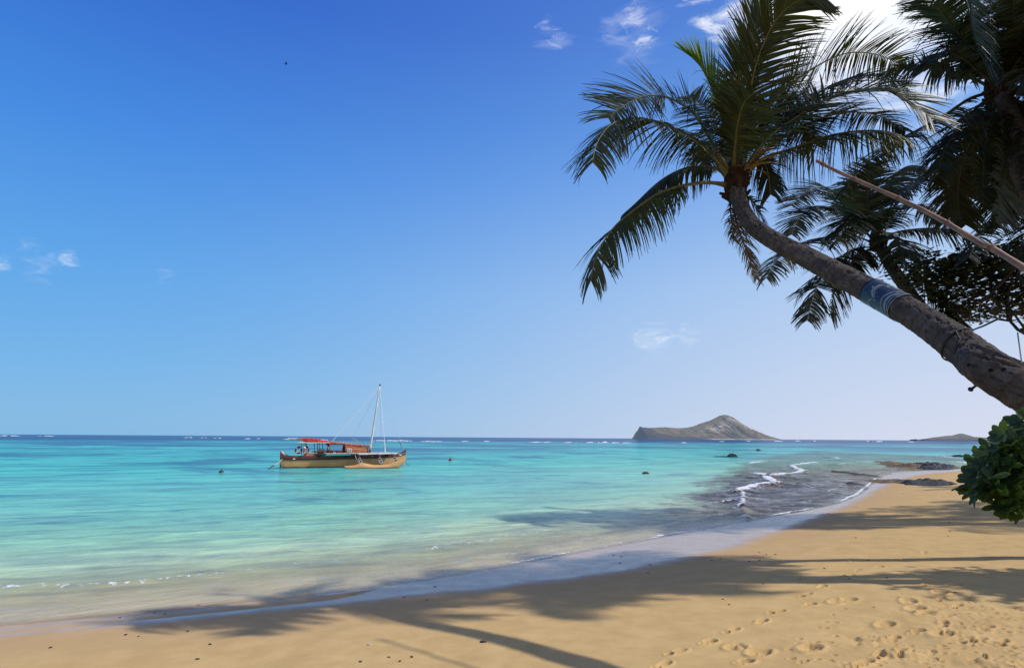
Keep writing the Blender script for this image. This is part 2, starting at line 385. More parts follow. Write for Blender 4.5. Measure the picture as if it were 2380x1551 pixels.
for (o0, w0, h0, k, sdn, fo) in [(1.0, .35, .045, .5, 1, .3), (2.5, .6, .07, .9, 2, .55), (4.6, .8, .06, 1.1, 4, .2), (7.5, 1.1, .05, 1.3, 5, 0), (11, 1.4, .05, 1.5, 6, 0)]:
    z, ph, am = crest(o0, w0, h0, k, sdn); Z += z
    foam = np.maximum(foam, fo*am*np.exp(-((ph+.05)/.12)**2))
def foamline(pts, wd, amt, h=.1):
    global foam, Z
    L = catmull([tuple(atz(*p))[:2] for p in pts], 6); L = L + 0
    d = polydist(X, Y, L, False); d = np.abs(d + 1.1*wd*fbm(X*1.7, Y*1.7, 4, 17))*(.75+.5*(fbm(X*.9, Y*.9, 2, 27)+.5))
    foam = np.maximum(foam, amt*np.exp(-(d/wd)**2)); Z += h*np.exp(-(d/(wd*1.3))**2)
_fl = foamline
def foamline(pts, wd, amt, h=.1):
    _fl(pts, wd*3.2, amt*.34, h*.8); _fl(pts, wd*.75, amt*.9, h*1.1)
foamline([(1722, 1146), (1738, 1138), (1762, 1132), (1795, 1131)], .32, 1.0)
foamline([(1804, 1129), (1790, 1120), (1774, 1110), (1752, 1106)], .38, 1.0)
foamline([(1790, 1112), (1822, 1106), (1850, 1103), (1864, 1096), (1846, 1090), (1842, 1084), (1862, 1081), (1892, 1077)], .42, 1.0)
foamline([(1748, 1078), (1760, 1076), (1775, 1074)], .55, .9)
foamline([(1726, 1150), (1728, 1166), (1722, 1180), (1704, 1187)], .14, .8, .06)
foamline([(1738, 1207), (1728, 1190), (1730, 1170)], .10, .55, .05)
foamline([(1924, 1063), (1934, 1064), (1946, 1067)], .5, .8)
foamline([(1950, 1082), (1985, 1077), (2025, 1073)], .5, .6)
foamline([(2190, 1062), (2225, 1066), (2250, 1068)], .7, .8)
foamline([(2230, 1075), (2270, 1080)], .7, .8)
sh = np.exp(-((off-.08-.10*fbm(X*1.2, Y*1.2, 3, 77))/.085)**2)*np.clip(.75+1.4*fbm(X*.35, Y*.35, 2, 88), 0, 1)
foam = np.maximum(foam, sh*(.25+.75*sstep(-3.5, .5, X)))
sh2 = np.exp(-((off-1.3-.5*fbm(X*.7, Y*.7, 3, 78))/.10)**2)*np.clip(.1+1.8*fbm(X*.3+9, Y*.3, 2, 81), 0, 1)*sstep(-6, 6, X)
foam = np.maximum(foam, sh2*.7)
fin = sstep(60, 25, rr)
Z += fin*(fbm(X*1.6+.6*wob, Y*2.4, 3, 14)*.022)*sstep(.2, 3, off)
Z += sstep(300, 60, rr)*fbm(X*.5, Y*.9, 3, 15)*.03*sstep(4, 15, off)
Z += .012 + .0*X
ATT = np.stack([off, reefd, foam, np.ones_like(sd)], -1)

t = NT('sea_water')
at_ = t.n('ShaderNodeAttribute', attribute_name='mask'); sp = t.n('ShaderNodeSeparateColor'); t.set(sp.inputs[0], at_.outputs['Color'])
P = t.pos(); dist = t.vm('LENGTH', P).outputs['Value']
off, reefn, foamn = sp.outputs[0], sp.outputs[1], sp.outputs[2]
n1 = t.noise(P, .06, 5, .6, .6); n2 = t.noise(t.map(P, (.6, 1, 1)), .35, 5, .65, .5); n3 = t.noise(t.map(P, (1, 1.4, 1)), .012, 6, .62, .5); n4 = t.noise(P, 1.3, 5, .6, .4)
ld = t.math('LOGARITHM', t.math('MAXIMUM', t.math('ADD', off, t.math('MULTIPLY', t.math('SUBTRACT', n2, .5), t.math('MULTIPLY', off, .5))), .05), 10.0)   # log10 metres offshore
lc = t.rng(ld, -1.0, 3.0, 0, 1, False)
# .25 = 1 m, .5 = 10 m, .75 = 100 m, .925 = 500 m
body = t.ramp(lc, [(.0, (.52, .45, .30)), (.28, (.50, .50, .31)), (.38, (.40, .50, .32)), (.46, (.23, .45, .31)), (.54, (.14, .43, .345)), (.64, (.062, .40, .355)), (.76, (.040, .375, .375)), (.85, (.038, .38, .395)), (.875, (.012, .14, .25)), (.90, (.008, .055, .15)), (1.0, (.009, .075, .21))])
sw = t.map(P, (1, 1, 1), (0, 0, R(-20)))
s1_ = t.noise(t.map(sw, (.45, 2.0, 1)), 1.1, 5, .62, .6); s2_ = t.noise(t.map(sw, (.4, 2.0, 1)), .28, 5, .62, .6); s3_ = t.noise(t.map(P, (.35, 1, 1)), .05, 5, .65, .5)
sfac = t.math('ADD', t.math('MULTIPLY', t.math('SUBTRACT', s1_, .5), t.rng(dist, 45, 15)), t.math('MULTIPLY', t.math('SUBTRACT', s2_, .5), t.rng(dist, 10, 40)))
sfac = t.math('ADD', sfac, t.math('MULTIPLY', t.math('SUBTRACT', s3_, .5), t.rng(dist, 60, 150)))
bri = t.math('ADD', 1.0, t.math('MULTIPLY', sfac, 2.1)); bv = t.n('ShaderNodeCombineXYZ'); t.set(bv.inputs[0], bri); t.set(bv.inputs[1], bri); t.set(bv.inputs[2], t.math('ADD', 1.0, t.math('MULTIPLY', sfac, 1.3)))
body = t.mix(1.0, body, bv, 'MULTIPLY')
# dark coral patches
p1 = t.math('MULTIPLY', t.rng(n2, .53, .66), t.rng(lc, .42, .56)); p1 = t.math('MULTIPLY', p1, .5)
p2 = t.math('MULTIPLY', t.rng(n1, .50, .60), t.math('MULTIPLY', t.rng(lc, .52, .66), t.rng(lc, .93, .86))); p2 = t.math('MULTIPLY', p2, .72)
p3 = t.math('MULTIPLY', t.rng(n3, .46, .55), t.math('MULTIPLY', t.rng(lc, .66, .74), t.rng(lc, .93, .88))); p3 = t.math('MULTIPLY', p3, .82)
pm = t.math('MAXIMUM', p1, t.math('MAXIMUM', p2, p3))
body = t.mix(pm, body, (.010, .085, .20))
rm = t.rng(t.math('ADD', reefn, t.math('ADD', t.math('MULTIPLY', t.math('SUBTRACT', n2, .5), 6.0), t.math('MULTIPLY', t.math('SUBTRACT', n4, .5), 4.0))), -1.8, .6)
rfar = t.rng(dist, 30, 75); rm = t.math('MULTIPLY', rm, t.math('SUBTRACT', 1.0, t.math('MULTIPLY', rfar, .45)))
n5 = t.noise(t.map(P, (.5, 1.5, 1), (0, 0, R(-15))), .8, 6, .68, .5); reefc = t.mix(t.rng(n5, .40, .62), (.018, .011, .010), (.105, .066, .048))
reefc = t.mix(t.rng(n4, .5, .7, 0, .5), reefc, (.10, .065, .03))
body = t.mix(rm, body, reefc)
dif = t.bsdf(Base_Color=body, Roughness=.9); dif.inputs['Specular IOR Level'].default_value = 0
# ripples
wv = t.map(P, (1, 1, 1), (0, 0, R(-24)))
r1 = t.noise(t.map(wv, (1.0, 2.6, 1)), 2.4, 5, .62, .5); r2 = t.noise(t.map(wv, (1.0, 2.8, 1)), .7, 4, .6, .6); r3 = t.noise(t.map(P, (1.0, 2.0, 1)), 11, 3, .6)
h = t.math('ADD', t.math('ADD', t.math('MULTIPLY', r1, .045), t.math('MULTIPLY', r2, .09)), t.math('MULTIPLY', r3, .008))
bn = t.n('ShaderNodeBump'); bn.inputs['Strength'].default_value = 1.0; bn.inputs['Distance'].default_value = 1.0; t.set(bn.inputs['Height'], h); t.set(bn.inputs['Distance'], t.rng(dist, 14, 48, 1.0, .20))
gl = t.n('ShaderNodeBsdfGlossy'); t.set(gl.inputs['Color'], (1, 1, 1)); gl.inputs['Roughness'].default_value = .07; t.set(gl.inputs['Normal'], bn.outputs[0])
t.set(dif.inputs['Normal'], bn.outputs[0])
fr = t.n('ShaderNodeFresnel'); fr.inputs[0].default_value = 1.33; t.set(fr.inputs['Normal'], bn.outputs[0])
fk = t.math('MULTIPLY', fr, t.math('ADD', t.math('SUBTRACT', .66, t.rng(dist, 20, 60, 0, .36)), t.math('MULTIPLY', rm, t.rng(n5, .44, .64, -.12, .34))), clamp=True)
tr_ = t.n('ShaderNodeBsdfTransparent')
alpha = t.rng(off, 0.0, 4.5, .18, 1.0); alpha = t.math('MAXIMUM', alpha, rm)
m0 = t.n('ShaderNodeMixShader'); t.set(m0.inputs[0], alpha); t.set(m0.inputs[1], tr_); t.set(m0.inputs[2], dif)
m1 = t.n('ShaderNodeMixShader'); t.set(m1.inputs[0], fk); t.set(m1.inputs[1], m0); t.set(m1.inputs[2], gl)
fb = t.noise(P, 9, 6, .7, .3); fb2 = t.noise(P, 2.2, 5, .65, .6)
rv = t.math('MULTIPLY', t.math('MULTIPLY', t.rng(fb2, .60, .70), t.rng(fb, .5, .62)), t.math('MULTIPLY', t.rng(reefn, -3.5, 1.0), t.rng(dist, 34, 20)))
fb3 = t.noise(P, 3.6, 5, .7, .8); fm = t.rng(t.math('ADD', foamn, t.math('ADD', t.math('MULTIPLY', t.math('SUBTRACT', fb, .5), 1.6), t.math('MULTIPLY', t.math('SUBTRACT', fb3, .5), 1.7))), .42, .80)
fm = t.math('MULTIPLY', fm, t.rng(foamn, .05, .25)); fm = t.math('MAXIMUM', fm, t.math('MULTIPLY', rv, .45))
fo = t.bsdf(Base_Color=t.mix(t.rng(fb, .35, .65), (.50, .53, .56), (.80, .80, .80)), Roughness=.7); t.set(fo.inputs['Normal'], bn.outputs[0])
m2 = t.n('ShaderNodeMixShader'); t.set(m2.inputs[0], fm); t.set(m2.inputs[1], m1); t.set(m2.inputs[2], fo)
M_water = t.surf(m2)
o = grid_mesh('sea_water', X, Y, Z, True, ATT, M_water)
tag(o, 'turquoise lagoon water with dark reef patches reaching the horizon', 'sea', kind='structure')

# surf breaking on the outer reef
M_foam = simple('white_foam', (.85, .86, .87), (.7, .73, .76), 1.5, .8, .3, .02)
mb = MB()
surf = [(0, 75, 89), (155, 213, 91), (745, 763, 98), (800, 818, 99), (975, 992, 103), (1128, 1150, 105), (1265, 1310, 107), (1475, 1640, 110), (1668, 1757, 113), (1830, 1860, 112.5), (1920, 1943, 113), (2095, 2190, 116), (2225, 2290, 117), (2325, 2380, 117)]
surf = [(a*.5857, b*.5857, 958.3+.5857*c) for a, b, c in surf] + [(1393, 1473, 1027.3), (1584, 1593, 1028), (1795, 1819, 1024.5), (1848, 1858, 1024), (1882, 1894, 1024), (2013, 2025, 1023), (2035, 2050, 1022), (2045, 2055, 1023), (2110, 2122, 1023.3), (1735, 1742, 1024), (1672, 1682, 1025), (1400, 1410, 1026), (430, 445, 1016), (600, 606, 1018.2), (500, 512, 1017)]
for (a, b, yy) in surf:
    hor = 1016+(a-CX)*.0066; dv = max(3.5, yy-hor); fwd = min(900, CAMZ*FPX/dv)
    n = max(6, int((b-a)/1.5)); wdt = random.uniform(.25, .5)
    top = []; 
    for k in range(n+1):
        u = k/n; px = a+(b-a)*u; p = at(px, 1016, fwd*(1+.03*math.sin(k*.37+a))); x, y = p.x, p.y
        e = min(1, 5*u, 5*(1-u))**.6
        top.append((x, y, e*random.uniform(.55, 1.0)*wdt*fwd/420))
    V = []; F = []
    for k, (x, y, hh) in enumerate(top): V += [(x, y-6, -.1), (x, y-1.5, hh*.7), (x, y, hh), (x, y+2, hh*.5), (x, y+6, -.1)]
    for k in range(n):
        for j in range(4): F.append((k*5+j, (k+1)*5+j, (k+1)*5+j+1, k*5+j+1))
    mb.add(V, F)
o = mb.build('surf', M_foam, smooth=True); tag(o, 'thin white lines of surf breaking along the outer reef near the horizon', 'surf', kind='stuff')

# ------------------------------------------------------------------ islands
t = NT('island_rock')
P = t.pos(); at_ = t.n('ShaderNodeAttribute', attribute_name='mask'); sp = t.n('ShaderNodeSeparateColor'); t.set(sp.inputs[0], at_.outputs['Color'])
n1 = t.noise(t.map(P, (1, 1, 1.0)), .012, 8, .62, .6); n2 = t.noise(t.map(P, (1, 1, .35)), .03, 7, .7, 1.0)
c = t.mix(t.rng(n1, .38, .62), (.20, .135, .085), (.13, .125, .055)); c = t.mix(t.rng(n2, .5, .68), c, (.26, .17, .12))
pale = t.math('MULTIPLY', sp.outputs[0], t.rng(n2, .44, .54)); c = t.mix(pale, c, (.60, .52, .46))
c = t.mix(t.math('MULTIPLY', sp.outputs[1], .9), c, (.045, .05, .06)); c = t.mix(sp.outputs[2], c, (.55, .48, .36))
b = t.bsdf(Base_Color=c, Roughness=.95); b.inputs['Specular IOR Level'].default_value = .1
t.set(b.inputs['Normal'], t.bump(n2, .9, 14)); 
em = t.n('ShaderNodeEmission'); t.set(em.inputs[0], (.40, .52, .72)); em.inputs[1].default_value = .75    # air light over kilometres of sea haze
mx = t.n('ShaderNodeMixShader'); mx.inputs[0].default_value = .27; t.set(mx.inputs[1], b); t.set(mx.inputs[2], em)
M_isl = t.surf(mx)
def island(name, prof, fwd, depth, label, palef=None, green=False, base_y=1022.5):
    # profile in picture coordinates -> a ridge line at distance fwd, with a front apron and a back slope
    xs = np.array([p[0] for p in prof], float); ys = np.array([p[1] for p in prof], float)
    n, m = 420, 90
    px = np.linspace(xs[0], xs[-1], n); hp = np.interp(px, xs, ys)
    k = np.ones(5)/5; hp2 = np.convolve(np.pad(hp, 2, 'edge'), k, 'valid')
    sc = fwd/FPX
    d0 = at(xs[0], base_y, fwd); d1 = at(xs[-1], base_y, fwd)
    X = np.zeros((m, n)); Y = np.zeros((m, n)); Z = np.zeros((m, n)); A = np.zeros((m, n, 4)); A[..., 3] = 1
    v = np.linspace(-1, 1, m)
    W = abs(d1.x-d0.x)
    rx = (d0.x+(d1.x-d0.x)*(px-xs[0])/(xs[-1]-xs[0]))
    hh = np.array([max(0, (at(a, b_, fwd).z)-CAMZ + 2.0) for a, b_ in zip(px, hp2)])
    plan = np.clip(np.minimum((px-xs[0])/(xs[-1]-xs[0])*7+.25, (1-(px-xs[0])/(xs[-1]-xs[0]))*4+.1), 0, 1)**.5
    for i, vv in enumerate(v):
        q = abs(vv)
        cross = np.clip(1-q, 0, 1)**1.25 if vv < 0 else np.clip(1-q, 0, 1)**.8
        X[i] = rx; Y[i] = fwd + vv*depth*plan*(1.0 if vv < 0 else .7)
        nn = fbm(rx/W*14+3, np.full(n, vv*3.0)+rx*0, 4, 7)
        rid = np.abs(fbm(rx/W*26+vv*2, np.full(n, vv*1.2), 3, 9))
        env = np.sin(np.pi*q)**.7 if q < 1 else 0
        Z[i] = hh*cross + env*hh*(.10*nn-.22*rid) - 3*(q >= .999)
    return X, Y, Z, A, px, v, W, rx, hh
def ipx(x, y): return (1422.9+.19523*x, 929.3+.19523*y)
prof = [ipx(*p) for p in [(272, 478), (290, 440), (300, 405), (315, 365), (320, 325), (328, 305), (360, 315), (430, 325), (520, 322), (640, 316), (700, 322), (800, 327), (900, 322), (960, 308), (1010, 292), (1060, 270), (1120, 255), (1180, 236), (1240, 205), (1290, 180), (1340, 168), (1390, 172), (1440, 192), (1490, 225), (1540, 262), (1590, 300), (1640, 325), (1700, 350), (1760, 382), (1820, 410), (1870, 435), (1915, 460), (1920, 476)]]
X, Y, Z, A, px, v, W, rx, hh = island('island', prof, 2600, 330, '')
U = (px-prof[0][0])/(prof[-1][0]-prof[0][0])
for i, vv in enumerate(v):
    if vv <= 0.02:
        q = -vv
        # pale ash bluffs on the shoulders of the peak, dark sea cliff at the left end
        A[i, :, 0] = np.exp(-((U-.83)/.09)**2)*np.exp(-((q-.15-.3*(U-.7))/.22)**2) + .8*np.exp(-((U-.55)/.09)**2)*np.exp(-((q-.30)/.13)**2) + .5*np.exp(-((U-.69)/.05)**2)*np.exp(-((q-.18)/.1)**2)
        cl = sstep(.125, .095, U)*sstep(58, 46, Z[i])
        low = (Z[i] < 9+16*sstep(.24, .10, U))*sstep(.55, .30, U)
        A[i, :, 1] = np.clip(np.maximum(cl, low), 0, 1)
        A[i, :, 2] = sstep(5, 2, Z[i])*sstep(.33, .42, U)*sstep(.84, .76, U)
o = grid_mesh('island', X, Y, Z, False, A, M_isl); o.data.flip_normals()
tag(o, 'large brown rocky island with a low flat cliff end and a rounded peak', 'island', 'islands on the horizon', 'structure')
def jpx(x, y): return (2032.8+.12202*x, 999.0+.12202*y)
prof = [jpx(*p) for p in [(925, 178), (960, 165), (1060, 150), (1110, 133), (1180, 125), (1260, 113), (1380, 100), (1500, 95), (1560, 75), (1630, 60), (1690, 60), (1730, 75), (1770, 112), (1850, 120), (1960, 125), (2100, 133), (2250, 148), (2330, 165), (2360, 178)]]
X, Y, Z, A, px, v, W, rx, hh = island('islet', prof, 2900, 200, '', base_y=1023)
U = (px-prof[0][0])/(prof[-1][0]-prof[0][0])
for i, vv in enumerate(v):
    A[i, :, 1] = np.maximum(sstep(16, 4, Z[i]), .7*np.exp(-((U-.53)/.07)**2)*sstep(24, 34, Z[i]))
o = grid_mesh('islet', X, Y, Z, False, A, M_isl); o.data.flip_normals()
tag(o, 'low grassy islet with a small dark hump behind the leafy bush', 'island', 'islands on the horizon', 'structure')
M_rock = simple('dark_rock', (.030, .028, .027), (.07, .055, .045), 3, .8, .8, .05)
M_frock = simple('far_rock', (.05, .055, .07), (.09, .09, .1), .1, .9, .4, .5)
def rock_blob(name, c, size, mat, seed, label, cat, group=None, sub=4, k=.35):
    import bmesh
    bm = bmesh.new(); bmesh.ops.create_icosphere(bm, subdivisions=sub, radius=1)
    for vt in bm.verts:
        p = vt.co; d = 1+k*mnoise.fractal(p*1.3+Vector((seed, 0, 0)), 1.0, 2.0, 4) + .12*mnoise.noise(p*5+Vector((seed, 3, 0)))
        vt.co = Vector((p.x*size[0]*d, p.y*size[1]*d, p.z*size[2]*d))
    me = bpy.data.meshes.new(name); bm.to_mesh(me); bm.free(); me.materials.append(mat)
    o = bpy.data.objects.new(name, me); col.objects.link(o); o.location = c
    if label: tag(o, label, cat, group)
    return o
p = at(2126, 1022, 2700); rock_blob('sea_stack', (p.x, p.y, -2), (24, 12, 9.5), M_frock, 3, 'larger of two dark sea rocks on the horizon left of the low islet', 'rock', 'sea rocks on the horizon')
p = at(2146, 1022, 2700); rock_blob('sea_stack', (p.x, p.y, -2), (13, 8, 5.5), M_frock, 9, 'smaller sea rock on the horizon nearest the low islet', 'rock', 'sea rocks on the horizon')
p = atz(1697, 1061); rock_blob('reef_rock', (p.x-1.0, p.y, 0), (1.5, .5, .12), M_rock, 4, 'flat dark rock lying low beside the round rock in the lagoon', 'rock', 'rocks in the lagoon')
rock_blob('reef_rock', (p.x+.3, p.y, .02), (.75, .55, .42), M_rock, 6, 'rounded dark rock standing out of the lagoon below the island', 'rock', 'rocks in the lagoon')
p = atz(1761, 1046); rock_blob('reef_rock', (p.x, p.y, 0), (.5, .4, .32), M_rock, 8, 'small dark rock far out under the right end of the island', 'rock', 'rocks in the lagoon')
p = atz(1500, 1100); rock_blob('reef_rock', (p.x, p.y, .0), (.25, .2, .14), M_rock, 12, 'tiny dark rock in turquoise water midway between boat and reef', 'rock', 'rocks in the lagoon')
p = atz(2228, 1060); rock_blob('reef_rock', (p.x, p.y, .0), (1.0, .6, .3), M_rock, 15, 'small dark rock in the shallows just left of the leafy bush', 'rock', 'rocks in the lagoon')

# reef ledges on the beach
t = NT('reef_ledge'); P = t.pos(); n1 = t.noise(P, 1.2, 6, .65, .5); n2 = t.noise(t.map(P, (.5, 1.6, 1)), 4, 5, .7)
at_ = t.n('ShaderNodeAttribute', attribute_name='mask'); sp = t.n('ShaderNodeSeparateColor'); t.set(sp.inputs[0], at_.outputs['Color'])
c = t.mix(t.rng(n1, .4, .6), (.11, .055, .025), (.24, .15, .03)); c = t.mix(t.rng(n2, .45, .6), c, (.045, .028, .02)); c = t.mix(t.rng(t.math('ADD', sp.outputs[0], t.math('MULTIPLY', t.math('SUBTRACT', n1, .5), .8)), .4, .6), c, (.022, .022, .024))
b = t.bsdf(Base_Color=c, Roughness=.7); t.set(b.inputs['Normal'], t.bump(n2, 1.0, .12)); M_ledge = t.surf(b)
def ledge(path, wid, hmax, label, blackx, seed):
    L, ln = resample(catmull([tuple(q) for q in path], 8), 220); n = 220; m = 60
    T = np.gradient(L, axis=0); T = T[:, :2]/np.linalg.norm(T[:, :2], axis=1)[:, None]; N = np.stack([-T[:, 1], T[:, 0]], 1)
    u = np.linspace(0, 1, n); v = np.linspace(-1, 1, m)
    env = np.clip(np.minimum(u*6, (1-u)*5), 0, 1)**.6
    wv = wid*env*(1+.8*fbm(u*9, u*0+seed, 4, seed))
    X = L[None, :, 0]+v[:, None]*wv*N[:, 0]; Y = L[None, :, 1]+v[:, None]*wv*N[:, 1]
    v2 = 1+.35*fbm(u*14, u*0+seed+3, 3, seed+1); hb = hmax*(.35+.55*sstep(blackx-.2, blackx+.1, u))[None, :]*env[None, :]*np.clip(1-np.abs(v[:, None])**2.4, 0, 1)
    tz = np.maximum(base_h(polydist(X.ravel(), Y.ravel(), SHORE)), -.02).reshape(X.shape)
    Z = tz + hb*(.75+1.2*fbm(X*.8, Y*.8, 4, seed)) + (.9*hmax*sstep(blackx-.15, blackx+.1, u)[None, :]+.12)*(np.abs(fbm(X*1.6, Y*2.6, 4, seed+3))-.12)*env[None, :]*(1-np.abs(v[:, None])**4) - .05*np.abs(v[:, None])**6
    A = np.ones((m, n, 4)); A[..., 0] = sstep(blackx-.1, blackx+.1, u)[None, :]
    o = grid_mesh('reef_ledge', X, Y, Z, False, A, M_ledge); tag(o, label, 'rock', 'reef ledges at the water edge'); return o
def gp(px, py):
    g = ground_hit(px, py); return (g.x, g.y, max(0, h_pt(g.x, g.y)))
ledge([gp(1985, 1080), gp(2020, 1083), gp(2070, 1087), gp(2110, 1091), gp(2150, 1089.5), gp(2200, 1091)], 1.7, .36, 'farther reef ledge with brown weed and a black rocky end on the sand', .55, 21)
ledge([gp(2025, 1113), gp(2060, 1117), gp(2100, 1120), gp(2150, 1123), gp(2190, 1127), gp(2222, 1127)], 1.0, .17, 'nearer reef ledge with orange brown weed tapering into the dry sand', .62, 33)

ledge([gp(1915, 1101), gp(1960, 1104), gp(2000, 1106), gp(2042, 1108)], .8, .05, 'low strip of dark weedy reef awash left of the two ledges', .3, 55)
ledge([gp(1960, 1122), gp(1990, 1127), gp(2018, 1128)], .45, .05, 'smallest weedy reef strip awash at the sand edge', .3, 61)
# pebbles
M_peb = simple('dark_pebble', (.022, .018, .015), (.05, .04, .03), 30, .7, .3, .002)
M_pebt = simple('tan_pebble', (.35, .27, .18), (.5, .42, .3), 30, .8, .3, .002)
import bmesh
pm_ = []
for k in range(3):
    bm = bmesh.new(); bmesh.ops.create_icosphere(bm, subdivisions=2, radius=1)
    for vt in bm.verts:
        d = 1+.4*mnoise.noise(vt.co*1.6+Vector((k*9, 0, 0))); vt.co = Vector((vt.co.x*d*1.5, vt.co.y*d, vt.co.z*d*.45))
    me = bpy.data.meshes.new('pebble'); bm.to_mesh(me); bm.free(); me.materials.append(M_peb); pm_.append(me)
from mathutils.bvhtree import BVHTree
def zground(x, y):                     # terrain height incl. prints, nearest grid vertex
    r = math.hypot(x, y); k = np.argmin((X0-x)**2+(Y0-y)**2); return float(Z0.flat[k])
peb = [c2(*q) for q in [(112, 352), (280, 362), (270, 408), (628, 337), (676, 326), (895, 291), (934, 301), (986, 299), (838, 337), (895, 332), (1436, 211), (765, 497), (690, 559), (916, 470), (1219, 484), (1400, 445), (1283, 73), (1438, 38), (1505, 327), (1955, 202), (1965, 175), (1960, 125), (1125, 445), (1260, 380), (75, 307), (120, 315), (725, 587), (1520, 605), (1700, -40), (1780, 128), (1900, -60), (2000, -80), (1610, 440), (1995, 527)]]
peb += [(.4881*x, 1161.6+.4881*y) for x, y in [(1903, 765), (1960, 745), (1850, 747), (940, 753), (893, 622), (1925, 460), (2030, 472), (660, 647), (598, 640), (785, 540), (570, 558), (945, 500), (735, 535), (2070, 410), (240, 700), (1715, 769), (1000, 683)]]
for k, (a, b_) in enumerate(peb):
    g = ground_hit(a, b_); o = bpy.data.objects.new('pebble', pm_[k % 3]); col.objects.link(o)
    s = random.uniform(.010, .017)*(1+.05*max(0, g.y-8)); o.location = (g.x, g.y, zground(g.x, g.y)+.003); o.scale = (s, s, s); o.rotation_euler = (0, 0, random.uniform(0, 3))
    tag(o, 'small dark pebble scattered on the smooth sand', 'pebble', 'small dark pebbles on the sand')
for (a, b_, mt, s, lb) in [((2300*.4881), 1161.6+.4881*674, M_peb, .026, 'flat black driftwood chip, largest dark bit on the near sand'), (1760*.4881, 1161.6+.4881*687, M_pebt, .020, 'pale tan stone beside the palm trunk shadow'), (c2(1400, 0)[0], c2(0, 338)[1], M_pebt, .02, 'small pale stone on the sand near the wet edge')]:
    g = ground_hit(a, b_); me = pm_[1].copy(); me.materials.clear(); me.materials.append(mt)
    o = bpy.data.objects.new('stone', me); col.objects.link(o); o.location = (g.x, g.y, zground(g.x, g.y)+.006); o.scale = (s, s, s*1.2); tag(o, lb, 'stone')

# ------------------------------------------------------------------ palms
def leafmat(name, c1, c2_, tl, trans=.22, rough=.5, spec=.22):
    t = NT(name); v = t.pos(); n = t.noise(v, 2.2, 4, .6); oi = t.n('ShaderNodeObjectInfo').outputs['Random']
    c = t.mix(t.rng(t.math('ADD', n, t.math('MULTIPLY', oi, .25)), .35, .85), c1, c2_)
    nn = t.noise(v, 25, 3, .6); c = t.mix(t.rng(nn, .62, .8, 0, .35), c, (.11, .075, .03))
    b = t.bsdf(Base_Color=c, Roughness=rough); b.inputs['Specular IOR Level'].default_value = spec
    tr = t.n('ShaderNodeBsdfTranslucent'); t.set(tr.inputs[0], tl)
    m = t.n('ShaderNodeMixShader'); m.inputs[0].default_value = trans; t.set(m.inputs[1], b); t.set(m.inputs[2], tr); return t.surf(m)
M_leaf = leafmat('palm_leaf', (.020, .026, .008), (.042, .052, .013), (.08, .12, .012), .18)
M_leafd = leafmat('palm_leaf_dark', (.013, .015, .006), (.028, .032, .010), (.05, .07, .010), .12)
M_young = leafmat('palm_leaf_young', (.10, .16, .03), (.16, .24, .05), (.25, .36, .04), .35)
M_dead = leafmat('palm_leaf_dead', (.06, .042, .024), (.11, .08, .045), (.12, .08, .03), .2, .8, .1)
M_stalk = simple('frond_stalk', (.13, .12, .030), (.09, .075, .025), 8, .5, .1, .003)
M_stalkd = simple('frond_stalk_dark', (.05, .05, .02), (.04, .03, .015), 8, .6, .1, .003)
M_fibre = simple('palm_fibre', (.055, .030, .018), (.022, .014, .009), 14, .95, .9, .02, .05, (1, 1, .4))
M_flower = simple('flower_stalk', (.26, .16, .035), (.16, .09, .03), 9, .7, .2, .003)

